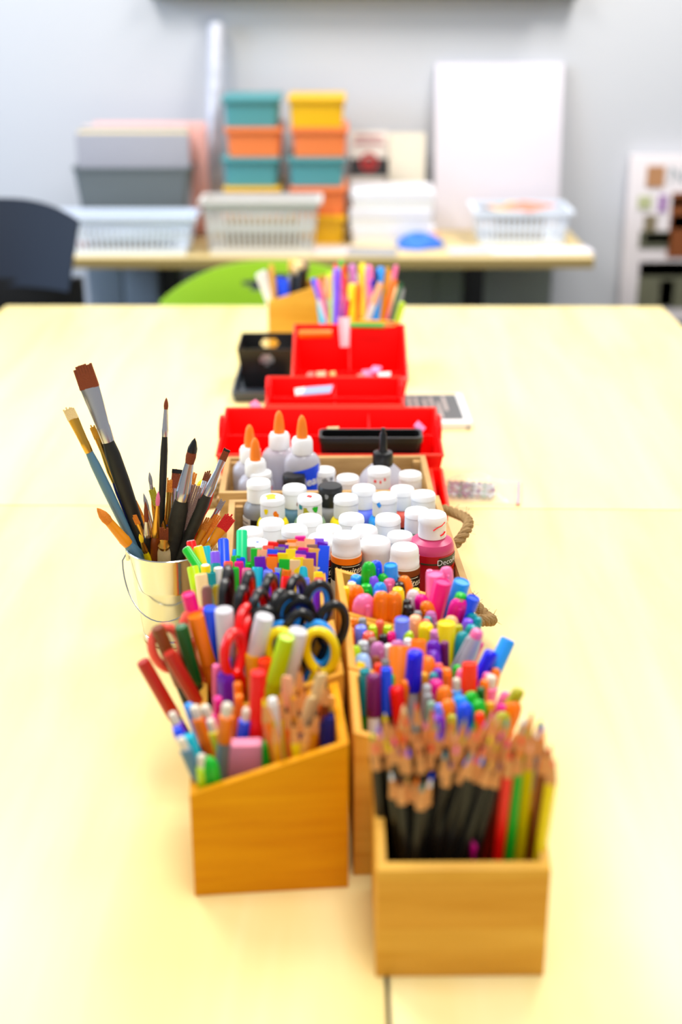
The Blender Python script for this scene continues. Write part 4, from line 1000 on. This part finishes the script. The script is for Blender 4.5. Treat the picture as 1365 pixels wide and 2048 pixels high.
part('bottle_body', MB().lathe([(r*.9, 0), (r, .005), (r, zs - .028), (r*.95, zs - .019), (r*.78, zs - .010), (r*.5, zs - .001), (r*.4, zs + .002)], 32, sx=1, sy=.8), M_clr, t)
lb = part('glue_label', labelband(r*.83, .012, zs - .034, -.7, .7, 12, .0006).move(Matrix.Scale(1.22, 4, (1, 0, 0))), cm('blue'), t)
part('collar', MB().lathe([(.0140, zs), (.0142, zs + .014), (.0128, zs + .018), (.007, zs + .0195)], 24), M_blk, t)
part('nozzle', MB().lathe([(.0068, zs + .019), (.0055, zs + .024), (.0046, zs + .044), (.0030, zs + .046), (.0028, h)], 18), M_blk, t)

# ================================================================== BUCKET AND BRUSHES
BX, BY, BH, RB, RT = -.194, 1.345, .115, .034, .047
t = empty('metal_bucket', (BX, BY, T + .0004)); tag(t, 'small shiny galvanised bucket full of paint brushes', 'bucket')
part('pail', MB().lathe([(RB, 0), (RB + .001, .001), (RB + .0015, .008), (RB + .0005, .0095), (RB + .0012, .011), (RT - .0055, .068), (RT - .0048, .070), (RT - .0052, .072), (RT - .001, BH - .004), (RT + .0014, BH - .003), (RT + .0018, BH - .001), (RT + .0008, BH), (RT - .0008, BH - .001), (RT - .0022, BH - .004), (RB - .001, .004), (0, .004)], 56), M_steel, t)
pts = [(-(RT + .001) + .0, 0, BH - .010)]
for k in range(1, 24):
    a = math.pi*k/24
    pts.append((-(RT + .006)*math.cos(a)*1.0 - .004*math.sin(a), -.030*math.sin(a) - .022*math.sin(a)*math.sin(a), BH - .010 - .062*math.sin(a)))
pts.append((RT + .001, 0, BH - .010))
part('wire_handle', MB().tube(pts, .0010, 8), M_steel, t)
for s in (-1, 1): part('handle_ear', MB().box(s*RT - .002, s*RT + .002, -.006, .006, BH - .018, BH - .004), M_steel, t, .001)
BRUSH = []
def brush(px, py, rx, Y, handle, ferr, brist, w, style, label, bl=.02, fl=.035, hr=.0035, tipc=None, L=None):
    """tip at (px,py) on depth Y; crosses the bucket rim at pixel column rx"""
    x, zt = Q(px, py, Y)
    # rim crossing
    yr = BY + (Y - BY)*.4
    xr = Q(rx, 1100, yr)[0]
    k = (BH)/(zt - BH) if zt > BH + .01 else 1.0
    bx_ = xr - (x - xr)*k; by_ = yr - (Y - yr)*k
    dx, dy = bx_ - BX, by_ - BY; rr = math.hypot(dx, dy); mx = RB - .004
    if rr > mx: bx_, by_ = BX + dx*mx/rr, BY + dy*mx/rr
    B = Vector((bx_, by_, T + .0062)); Tp = Vector((x, Y, T + zt))
    t = bpy.data.objects.new('paint_brush', None); COL.objects.link(t); t.empty_display_size = .01
    L = orient(t, B, Tp, 0)
    tag(t, label, 'paint brush', 'brushes in the metal bucket')
    w2 = w/2
    hz = L - bl - fl
    hm = cm(handle) if handle in C else MATS[handle]
    part('handle', MB().lathe([(hr*.45, 0), (hr*.7, hz*.3), (hr, hz*.80), (hr*.95, hz*.93), (hr*.72, hz)], 12), hm, t)
    fm = {'silver': M_ferr, 'gold': M_brass, 'orange': mat('amber plastic', (.93,.58,.08), .25)}[ferr]
    fx = 1.0
    if style == 'flat':
        n = 14; vs = []; fs = []
        for (z, a, b) in ((hz - .001, hr*.78, hr*.78), (hz + fl*.25, hr*.86, hr*.86), (hz + fl*.28, hr*.82, hr*.82), (hz + fl*.7, w2*.86, max(hr*.5, w2*.35)), (hz + fl, w2*.96, max(.0012, w2*.25))):
            for i in range(n):
                an = 2*math.pi*i/n; vs.append((a*math.cos(an), b*math.sin(an), z))
        for j in range(4):
            for i in range(n): i2 = (i+1) % n; fs.append((j*n+i, j*n+i2, (j+1)*n+i2, (j+1)*n+i))
        fs.append(tuple(4*n + i for i in range(n)))
        part('ferrule', MB().add(vs, fs), fm, t)
        mb = MB(); nb = 7 if w > .012 else 4
        for i in range(nb):
            u = (i + .5)/nb*2 - 1; ww = w2*.98/nb*1.08; off = random.uniform(-.0022, .0012)
            c0 = u*w2*.92; c1 = u*w2*.98
            th = max(.0010, w2*.22)
            mb.hexa([(c0-ww, -th, hz+fl-.0005), (c0+ww, -th, hz+fl-.0005), (c0+ww, th, hz+fl-.0005), (c0-ww, th, hz+fl-.0005), (c1-ww*.8, -th*.3, L-abs(u)*w2*.25+off), (c1+ww*.8, -th*.3, L-abs(u)*w2*.25+off), (c1+ww*.8, th*.3, L-abs(u)*w2*.25+off), (c1-ww*.8, th*.3, L-abs(u)*w2*.25+off)])
        br = part('bristles', mb, mat('bristle ' + brist, C.get(brist, (.5, .2, .05)), .7, bump=.6, bscale=900), t)
    else:
        part('ferrule', MB().lathe([(hr*.78, hz - .001), (hr*.88, hz + fl*.2), (hr*.82, hz + fl*.24), (w2*.9, hz + fl)], 14), fm, t)
        mb = MB().lathe([(w2*.86, hz + fl - .0005), (w2*1.05, hz + fl + bl*.25), (w2*.92, hz + fl + bl*.55), (w2*.45, hz + fl + bl*.85), (w2*.06, L), (0, L)], 14)
        br = part('bristles', mb, mat('bristle ' + brist, C.get(brist, (.5, .2, .05)), .7, bump=.6, bscale=900), t)
    if tipc:
        part('dark_tip', MB().lathe([(w2*1.0, hz + fl + bl*.45), (w2*.96, hz + fl + bl*.6), (w2*.5, hz + fl + bl*.86), (0, L + .0004)], 14) if style != 'flat' else MB().box(-w2*.98, w2*.98, -w2*.16, w2*.16, L - bl*.22, L - .0005), cm(tipc), br)
    return t
C['bristle brown'] = (.52,.22,.05); C['bristle orange'] = (.90,.52,.10)
mat('stained black', (.09,.10,.08), .5, var=.9, vscale=90); mat('paint stained', (.20,.19,.13), .6, var=.9, vscale=120); mat('amber handle', (.92,.58,.06), .22)
bb = 'bristle brown'; bo = 'bristle orange'
brush(163,728,286,1.350,'stained black','silver',bb,.0225,'flat','largest flat brush with brown bristles and a long silver ferrule, tilted far left',bl=.027,fl=.062,hr=.0090)
brush(135,814,266,1.340,'blue-grey','gold','cream',.0130,'flat','flat brush with pale cream bristles and grey-blue handle, furthest left',bl=.014,fl=.040,hr=.0058)
brush(183,850,284,1.352,'navy','gold','gold',.0068,'flat','navy-handled brush with a yellow brass ferrule beside the largest brush',bl=.016,fl=.052,hr=.0062)
brush(333,795,322,1.352,'stained black','silver',bb,.0050,'round','slim upright black-handled brush with angled brown tip, tallest in the middle',bl=.013,fl=.030,hr=.0042)
brush(390,876,346,1.340,'paint stained','silver',bb,.0110,'round','round mop brush with red-brown pointed bristles and stained thick handle',bl=.030,fl=.044,hr=.0098,tipc='black')
brush(455,898,362,1.342,'paint stained','silver',bb,.0080,'flat','angled stained brush leaning furthest right with small brown bristles',bl=.014,fl=.044,hr=.0066,tipc='black')
brush(194,1016,278,1.322,'blue-grey','orange',bo,.0110,'round','short brush with orange bristles and amber ferrule leaning over the left rim',bl=.022,fl=.034,hr=.0075)
brush(247,990,300,1.350,'amber handle','orange',bo,.0095,'round','translucent amber brush behind the navy one with an orange rounded tip',bl=.020,fl=.050,hr=.0055)
brush(262,1000,306,1.362,'amber handle','orange',bo,.0120,'flat','flat amber plastic brush crossing behind the largest brush',bl=.020,fl=.050,hr=.0060)
brush(299,944,318,1.356,'amber handle','silver','grey',.0045,'round','fine grey-tipped brush with a slender silver ferrule left of the tall black one',bl=.014,fl=.018,hr=.0030)
brush(303,976,338,1.350,'sky blue','gold','olive',.0080,'flat','olive-bristled brush with a long gold ferrule, blue handle below',bl=.020,fl=.050,hr=.0050)
brush(291,1003,296,1.325,'stained black','silver',bb,.0052,'round','small dark-tipped brush upright at the left front of the bucket',bl=.026,fl=.020,hr=.0052)
brush(317,982,308,1.324,'brown','gold','pink',.0048,'round','pink-tipped brush with a brown handle at the front of the bucket',bl=.018,fl=.040,hr=.0060)
brush(328,1055,325,1.318,'cream','gold',bb,.0105,'flat','short brush with square brown bristles and a wide pale handle at front',bl=.018,fl=.012,hr=.0078)
brush(356,938,344,1.372,'stained black','silver',bb,.0130,'flat','dark brown fan-shaped brush behind the round mop brush',bl=.022,fl=.024,hr=.0045,tipc='black')
brush(387,944,356,1.380,'amber handle','silver',bo,.0100,'flat','orange-bristled flat brush peeking out right of the mop brush',bl=.022,fl=.024,hr=.0045)
brush(391,968,350,1.350,'stained black','silver','taupe',.0170,'flat','wide hog brush with grey-beige bristles right of the thick stained handle',bl=.055,fl=.016,hr=.0070)
brush(418,942,372,1.376,'stained black','silver','brown',.0080,'flat','dark stubby brush just left of the right-leaning stained brush',bl=.012,fl=.020,hr=.0045)
brush(412,956,368,1.384,'amber handle','gold','yellow',.0140,'round','yellow-bristled round brush behind the grey hog brush',bl=.014,fl=.024,hr=.0045)
brush(429,975,378,1.360,'orange-red','orange','orange-red',.0085,'round','burnt orange brush right of the right-leaning stained brush',bl=.034,fl=.020,hr=.0060)
brush(340,956,334,1.366,'blue','gold',bo,.0065,'flat','gold-ferruled brush with a blue handle just right of the tall black one',bl=.016,fl=.036,hr=.0048)
brush(346,975,340,1.370,'taupe','silver','white',.0050,'flat','thin silver-ferruled brush with pale bristles behind the mop brush handle',bl=.014,fl=.034,hr=.0040)
brush(447,1000,386,1.366,'amber handle','silver','grey',.0065,'flat','small grey-bristled brush near the right rim of the bucket',bl=.012,fl=.026,hr=.0042)
brush(420,1036,380,1.352,'amber handle','orange',bo,.0090,'flat','flat-tipped amber brush leaning right, leftmost of the right amber cluster',bl=.016,fl=.034,hr=.0050)
brush(437,1030,390,1.358,'amber handle','orange',bo,.0090,'flat','flat-tipped amber brush leaning right, middle of the right amber cluster',bl=.016,fl=.034,hr=.0050)
brush(452,1040,398,1.366,'amber handle','orange',bo,.0085,'flat','flat-tipped amber brush leaning right, rightmost of the right amber cluster',bl=.016,fl=.034,hr=.0050)
brush(464,1030,402,1.350,'gold','orange','red',.0140,'flat','red-bristled brush with a yellow handle near the rope handle of the crate',bl=.020,fl=.020,hr=.0060)
brush(279,1068,288,1.318,'yellow','gold','yellow',.0045,'round','tiny yellow brush just above the left front rim',bl=.012,fl=.016,hr=.0040)
brush(287,986,312,1.370,'taupe','silver','grey',.0050,'round','fine pointed grey brush slanting behind the pink-tipped one',bl=.020,fl=.040,hr=.0035)
brush(409,1010,372,1.340,'stained black','silver','taupe',.0060,'flat','stained brush with beige bristles between the hog brush and amber cluster',bl=.014,fl=.03,hr=.0050)
brush(268,1030,296,1.335,'amber handle','gold',bo,.0060,'flat','narrow brass-ferruled amber brush between the navy and pink-tipped ones',bl=.012,fl=.03,hr=.0042)

# ================================================================== RED CADDIES
def caddy(x0, x1, y0, y1, hf, hb, label, div=(), mid=None, rz=0.0, ears=True, taper=.012, nm='plastic_caddy'):
    cx, cy = (x0+x1)/2, (y0+y1)/2; w, d = x1 - x0, y1 - y0
    t = empty(nm, (cx, cy, T + .0004), rz); tag(t, label, 'caddy', 'red plastic caddies')
    th = .003; tp = taper
    hs = (hf + hb)/2
    def wallq(a, b, ta, tb, nx, ny, nm_):
        q0 = [(a[0]*(1 - 0), a[1]), (b[0], b[1])]
        A0 = Vector((a[0] - math.copysign(tp, a[0]), a[1] - math.copysign(tp, a[1]), 0)); B0 = Vector((b[0] - math.copysign(tp, b[0]), b[1] - math.copysign(tp, b[1]), 0))
        A1 = Vector((a[0], a[1], ta)); B1 = Vector((b[0], b[1], tb)); n_ = Vector((nx, ny, 0))*th
        part(nm_, MB().hexa([A0, B0, B0 + n_, A0 + n_, A1, B1, B1 + n_, A1 + n_]), M_red, t, .0008)
    X, Yh = w/2, d/2
    wallq((-X, -Yh), (X, -Yh), hf, hf, 0, 1, 'front_wall'); wallq((-X, Yh), (X, Yh), hb, hb, 0, -1, 'back_wall')
    wallq((-X, -Yh), (-X, Yh), hf, hb, 1, 0, 'side_wall'); wallq((X, -Yh), (X, Yh), hf, hb, -1, 0, 'side_wall')
    part('base', MB().box(-X + tp, X - tp, -Yh + tp, Yh - tp, 0, th), M_red, t)
    rim = MB().tube([(-X, -Yh, hf), (X, -Yh, hf), (X, Yh, hb), (-X, Yh, hb)], .0026, 8, True)
    part('rim', rim, mat('red rim highlight', (1.0,.22,.12), .35), t)  # same red plastic, lightened so the rim's specular highlight is painted in
    for u in div:
        x = -X + w*u
        part('divider', MB().prism([(-Yh + tp, th), (Yh - tp, th), (Yh - .006, hb*.93), (Yh*.2, hf*.90), (-Yh + .006, hf*.88)], x - .0012, x + .0012, lambda a, b, c: (c, a, b)), M_red, t, .0005)
    if mid is not None:
        y = -Yh + d*mid
        part('divider', MB().box(-X + tp*.6, X - tp*.6, y - .0012, y + .0012, th, hf*.97), M_red, t, .0005)
    if ears:
        for s in (-1, 1):
            part('handle', MB().prism([(-.03, hs - .004), (.03, hs - .004), (.024, hs + .014), (.012, hs + .022), (-.012, hs + .022), (-.024, hs + .014)], s*X - .002, s*X + .002, lambda a, b, c: (c, a, b)), M_red, t, .001)
    return t
caddy(-.178, .146, 1.748, 1.925, .078, .092, 'widest red caddy, directly behind the glue crate with the black bin', div=(.36, .68), mid=.55)
caddy(-.118, .098, 1.945, 2.075, .090, .098, 'middle red caddy with two front compartments and a silver packet', div=(.5,), mid=.42, taper=.008)
caddy(-.082, .112, 2.10, 2.262, .088, .140, 'rearmost and tallest red caddy holding pink scraps, beside the black open bin', div=(.5,), mid=.35, ears=False)
caddy(.1275, .143, 1.60, 1.738, .052, .060, 'narrow red tray squeezed along the right side of the glue crate', ears=False, taper=.002)
# black bin in front caddy
xa, ya = Q(640, 868, 1.80); xb, _ = Q(842, 868, 1.80)
t = empty('black_bin', ((xa+xb)/2, 1.775, T + .0045)); tag(t, 'low glossy black bin with rounded corners inside the widest red caddy', 'bin')
part('bin_body', tapered((xb-xa)*.84, .030, (xb-xa), .040, .098, rim=.001, rc=.008), M_blk, t)
# scraps in caddies
def scrap(px, py, z, s, col, label, cat='scrap', name='paper_scrap', asp=1.0, rz=0, grp='scraps in the red caddies'):
    x, y = P(px, py, z); m = mat('scrap ' + col, C[col], .5)
    vs = [(-s, -s*.6*asp, 0), (s*.8, -s*.7*asp, s*.15), (s, s*.6*asp, s*.35), (-s*.7, s*.7*asp, s*.2)]
    q = [Vector(v) for v in vs]
    o = link(name, MB().hexa(q + [v + Vector((0, .0005, .0022)) for v in q]).mesh(name, m)); o.location = (x, y, T + z); o.rotation_euler = (.5, 0, rz)
    tag(o, label, cat, grp)
scrap(735,750,.085,.011,'pink','pink folded scrap in the right compartment of the rearmost red caddy',rz=.3)
scrap(752,742,.092,.010,'mauve','mauve scrap on top of the pile in the rearmost red caddy',rz=-.5)
scrap(768,756,.085,.012,'white','white scrap at the right of the pile in the rearmost red caddy',rz=.1)
scrap(722,756,.083,.008,'coral','coral scrap at the left of the pink pile in the rearmost red caddy',rz=.8)
scrap(642,752,.085,.009,'peach','peach scrap in the left compartment of the rearmost red caddy',rz=.2)
scrap(622,752,.085,.007,'coral','coral scrap left of the peach one in the rearmost red caddy',rz=-.4)
scrap(665,750,.085,.006,'tan','tan scrap right of the peach one in the rearmost red caddy',rz=.6)
scrap(635,786,.088,.026,'pale blue','silvery blue packet lying across the middle red caddy','packet','foil_packet',.35,.12)
scrap(600,786,.088,.010,'white','white crumpled tissue left of the silvery packet',rz=.4)
scrap(510,815,.082,.012,'pink','pale pink strip leaning in the left end of the widest red caddy',rz=1.2)
scrap(838,858,.085,.012,'mauve','mauve strip leaning in the right end of the widest red caddy',rz=1.3)
scrap(665,862,.098,.010,'cream','cream round tag resting on the black bin rim in the widest red caddy','tag','card_tag',.5)
# pencils lying on the rear caddy rim
def lying(px0, py0, px1, py1, z, col, kind, label):
    a = P(px0, py0, z); b = P(px1, py1, z)
    r = build_pen(kind, col, Vector((a[0], a[1], T + z)), Vector((b[0], b[1], T + z)), None)
    tag(r, label, KIND[kind][2])
lying(700, 651, 792, 652, .1475, 'green', 'cpencil', 'green pencil lying along the back rim of the rearmost red caddy')
lying(716, 645, 800, 645, .1475, 'gold', 'cpencil', 'golden yellow pencil lying behind the green one on the rearmost red caddy')
lying(598, 668, 664, 668, .141, 'orange', 'fat', 'thick orange marker lying on the left back rim of the rearmost red caddy')
# clear strip hanging over
x, y = P(690, 668, .142)
o = link('plastic_strip', MB().hexa([(-.008,0,-.02),(.008,0,-.02),(.008,.002,-.02),(-.008,.002,-.02),(-.012,.03,.025),(.010,.03,.025),(.010,.032,.025),(-.012,.032,.025)]).mesh('plastic_strip', mat('pink clear plastic', (.95,.72,.75), .2, alpha=.75), bevel=.0006)); o.location = (x, y - .012, T + .142)
tag(o, 'pinkish clear plastic strip hanging over the back of the rearmost red caddy', 'strip')

# black open bin with grip holes on a dark tray
xa, ya = P(466, 806, 0.0); 
TX0, TX1 = Q(466, 795, 2.25)[0], Q(575, 795, 2.25)[0]
t = empty('dark_tray', ((TX0+TX1)/2 - .002, 2.345, T + .0004)); tag(t, 'shallow dark grey tray under the black bin at the left of the red caddies', 'tray')
w_ = (TX1-TX0)/2
part('tray_body', tapered(w_*2 - .008, .18, w_*2, .19, .020, th=.004, rim=.0, rc=.006), mat('slate tray', (.26,.30,.34), .4), t)
for i in range(6):
    scol = ['pink', 'white', 'mauve', 'peach', 'pale blue', 'taupe'][i]
    o = link('bead', MB().lathe([(0, -.004), (.0042, -.0025), (.0052, 0), (.0042, .0025), (0, .004)], 12).mesh('bead', cm(scol))); o.location = ((TX0+TX1)/2 - .034 + i*.0115, 2.268 + .006*(i % 2), T + .0085)
    tag(o, f'{scol} bead on the front edge of the dark tray', 'bead', 'beads on the dark tray')
BXa, _ = Q(474, 700, 2.315); BXb, _ = Q(592, 700, 2.315)
t = empty('black_bin', ((BXa+BXb)/2, 2.376, T + .0048)); tag(t, 'black tapered open bin with oval grip holes left of the rearmost red caddy', 'bin')
w_ = (BXb-BXa)/2; H_ = .078; D_ = .062
def holed(y0, y1, hole):
    mb = MB(); nu, nv = 24, 14; vs = []; fs = []
    for s_ in (0, 1):
        for j in range(nv+1):
            v = j/nv
            for i in range(nu+1):
                u = -1 + 2*i/nu; vs.append((u*w_*(.80 + .20*v), y0 + (y1-y0)*v + s_*.0025, H_*v))
    N = (nu+1)*(nv+1)
    for j in range(nv):
        for i in range(nu):
            u = -1 + 2*(i+.5)/nu; v = (j+.5)/nv
            if (u/hole[2])**2 + ((v-hole[1])/hole[3])**2 < 1: continue
            a = j*(nu+1)+i; fs.append((a, a+1, a+nu+2, a+nu+1)); fs.append((N+a, N+a+nu+1, N+a+nu+2, N+a+1))
    E = {}
    for f in fs:
        for k in range(4): E[(f[k], f[(k+1) % 4])] = 1
    ex = [(b, a, a+N, b+N) for (a, b) in E if (b, a) not in E and a < N and b < N]
    return mb.add(vs, fs + ex)
part('front_wall', holed(-D_*.78, -D_, (0, .72, .30, .12)), M_blk, t); part('back_wall', holed(D_*.78 - .003, D_ - .003, (0, .76, .30, .12)), M_blk, t)
for s in (-1, 1):
    part('side_wall', MB().hexa([(s*w_*.80, -D_*.78, 0), (s*w_*.80 - s*.0025, -D_*.78, 0), (s*w_*.80 - s*.0025, D_*.78, 0), (s*w_*.80, D_*.78, 0), (s*w_, -D_, H_), (s*w_ - s*.0025, -D_, H_), (s*w_ - s*.0025, D_, H_), (s*w_, D_, H_)]), M_blk, t)
part('base', MB().box(-w_*.8, w_*.8, -D_*.78, D_*.78, 0, .003), M_blk, t)
o = link('card_slip', MB().box(-.026, .026, -.0015, .0015, 0, .066).mesh('card_slip', M_wht)); o.location = ((BXa+BXb)/2 + .006, 2.348, T + .0082); o.rotation_euler = (.18, 0, -.05)
tag(o, 'white slip of card inside the black open bin', 'card')

# white box with text panel
x1, y1 = P(941, 848, .010); x2, y2 = P(917, 791, .010)
t = empty('white_box', (.165, (y1+y2)/2, T + .0004), rad(1.5)); tag(t, 'flat white box with a grey text panel right of the red caddies', 'box')
part('box_body', MB().box(-.056, .056, -.085, .085, 0, .0125), M_wht, t, .0015)
pn = part('text_panel', MB().box(-.056, .044, -.068, .078, .0126, .0131), mat('grey print panel', (.36,.37,.38), .6), t)
for k, (xx, l0, l1) in enumerate(((-.03, -.05, .06), (-.015, -.06, .05), (-.003, -.05, .06), (.008, -.06, .03), (.020, -.02, .065), (-.042, -.055, .06))):
    part('text_line', MB().box(xx - .0035, xx + .002, l0, l1, .0132, .0134), mat('pale print', (.72,.68,.66), .6), pn)
part('foot', MB().box(.046, .052, -.087, -.084, 0, .006), cm('grey'), t)

# zip bag of beads
x, y = P(952, 985, 0)
t = empty('zip_bag', (x + .006, y, T + .0006), rad(-8)); tag(t, 'clear zip bag of dark and silver beads lying right of the crates', 'bag')
n, k = 26, 16; vs = []; fs = []
random.seed(11)
for j in range(k + 1):
    for i in range(n + 1):
        u = -1 + 2*i/n; v = -1 + 2*j/k
        f = max(0, 1 - u*u)*max(0, 1 - v*v)
        hgt = .003 + .020*f*(1.2 - u*.5) + .003*math.sin(u*9 + v*4)*f + .0015*math.sin(v*17 + u*6)*f
        vs.append((u*.058, v*.048, hgt))
for j in range(k):
    for i in range(n):
        a = j*(n+1)+i; fs.append((a, a+1, a+n+2, a+n+1))
part('film', MB().add(vs, fs), mat('zip bag film', (.95,.94,.92), .10, alpha=.22), t)
part('zip_seal', MB().box(.054, .060, -.048, .048, .0015, .0042), mat('pink clear plastic', (.95,.72,.75)), t)
def bead(col, x, y, z, s):
    o = bpy.data.objects.new('bead', pm('bead_' + col + str(s), lambda: MB().lathe([(0, -s*.8), (s*.8, -s*.5), (s, 0), (s*.8, s*.5), (0, s*.8)], 10), mat('glossy bead ' + col, C[col], .08, metal=.3 if col == 'silver' else 0))); COL.objects.link(o)
    o.location = (x, y, z); return o
fr_ = t.location
bcols = ['sage', 'taupe', 'black', 'plum', 'dark green', 'silver']
bi = 0
for j in range(7):
    for i in range(8):
        lx = -.046 + i*.0088 + (.0044 if j % 2 else 0); ly = -.030 + j*.0088
        if lx > .022: continue
        c, s_ = math.cos(rad(-8)), math.sin(rad(-8))
        col = bcols[(i*5 + j*3 + (i*j) % 4) % 6]
        o = bead(col, fr_.x + lx*c - ly*s_, fr_.y + lx*s_ + ly*c, T + .0058, .0042); tag(o, f'small {col} bead inside the clear zip bag', 'bead', f'{col} beads in the zip bag'); bi += 1

# ================================================================== FAR PEN CONTAINERS
FB = bamboo(*P(538, 697, 0), rad(-4), 'left', 'pale bamboo box furthest from the camera holding white, blue and black tools')
x, y = P(712, 655, .0); CY = 2.40
cx_ = Q(712, 640, CY)[0]
t = empty('pen_tub', (cx_, CY, T + .0004)); tag(t, 'milky plastic tub of upright pens behind the rearmost red caddy', 'tub')
part('tub_body', tapered(.135, .075, .152, .088, .088, th=.002, rim=.002, rc=.012), mat('milky plastic', (.90,.86,.84), .3, alpha=.85), t)
FT = Frame(cx_ - .0675, CY - .038, 0, .135, .076)
fp = [(627,558,'blue','marker',.3), (636,560,'pink','ball',.25), (640,580,'turquoise','fat',.15), (655,556,'peach','marker',.05), (672,560,'lime','fat',0), (672,580,'brown','fat',.02), (690,556,'pink','fat',-.1), (705,566,'yellow','hl',-.05), (718,566,'orange','hl',-.1), (698,600,'orange-red','fine',-.15), (703,585,'purple','fat',-.2), (732,574,'pink','marker',-.35,{'r':.0065}),
 (747,578,'red-brown','marker',-.4,{'r':.006}), (762,566,'peach','marker',-.4,{'r':.007}), (770,556,'white','ball',-.3), (777,572,'green','ball',-.3), (767,590,'coral','ball',-.2), (790,560,'orange','marker',-.35,{'r':.007}), (792,576,'cream','marker',-.35,{'r':.0075}), (803,566,'dark green','ball',-.3), (803,578,'grey','marker',-.35,{'r':.007}), (806,604,'lime','fine',-.4,{'r':.006}),
 (675,536,'violet','hl'), (688,530,'orange-red','ball'), (672,528,'coral','ball'), (705,528,'mauve','hl'), (725,526,'yellow','hl'), (738,530,'pink','hl'), (712,548,'sage','hl'), (723,546,'teal','ball'), (735,556,'dark green','ball'), (744,560,'royal blue','ball'), (763,535,'sky blue','fat',-.1), (752,538,'navy','ball'), (777,535,'gold','ball',-.2), (793,530,'pink','ball',-.2), (786,545,'orange','hl',-.2), (683,520,'green','ball'), (658,545,'lime','ball'), (745,590,'peach','fine',-.3)]
fp2 = []
for it in fp:
    op = dict(it[5]) if len(it) > 5 else {}
    op['h'] = .150 if it[1] > 570 else (.175 if it[1] > 540 else .20); op['r'] = op.get('r', KIND[it[3]][3])*1.0
    fp2.append((it[0], it[1], it[2], it[3], it[4] if len(it) > 4 else 0, op))
put(FT, fp2, 'in the far milky tub', 'pens in the far tub')
fb = [(517,545,'white','stick',.35,{'r':.008,'h':.15}), (526,540,'white','stick',.25,{'r':.007,'h':.155}), (543,528,'tan','stick',.03,{'h':.165}), (537,540,'taupe','stick',.1,{'h':.15}), (560,556,'blue','fat',.05,{'h':.135,'r':.008}), (570,560,'blue','fat',.0,{'h':.135,'r':.008}), (580,550,'silver','ball',-.1,{'h':.14}),
      (552,560,'grey','marker',.05,{'h':.13}), (612,535,'black','fine',-.3,{'h':.16}), (603,540,'black','fat',-.1,{'h':.16})]
put(FB, fb, 'in the furthest bamboo box', 'tools in the furthest bamboo box')
for i, (px_, py_, col) in enumerate(((588, 518, 'tan'), (598, 522, 'cream'), (607, 520, 'taupe'))):
    x, y = P(px_, py_, .17); x, y = FB.clamp(x, y, .014)
    px2, zt = px_, Q(px_, py_, y)[1]
    t = empty('round_brush', (x, y, T + .0066)); tag(t, f'black-handled {col} sponge dauber in the furthest bamboo box', 'sponge brush', 'sponge daubers in the furthest box')
    part('handle', MB().lathe([(.006, 0), (.0085, .03), (.0085, zt - .035)], 14), M_blk, t)
    part('sponge', MB().lathe([(.008, zt - .036), (.012, zt - .030), (.0125, zt - .018), (.009, zt - .009), (0, zt - .0066)], 16), mat('sponge ' + col, C[col], .9, bump=.6), t)
label_pens()
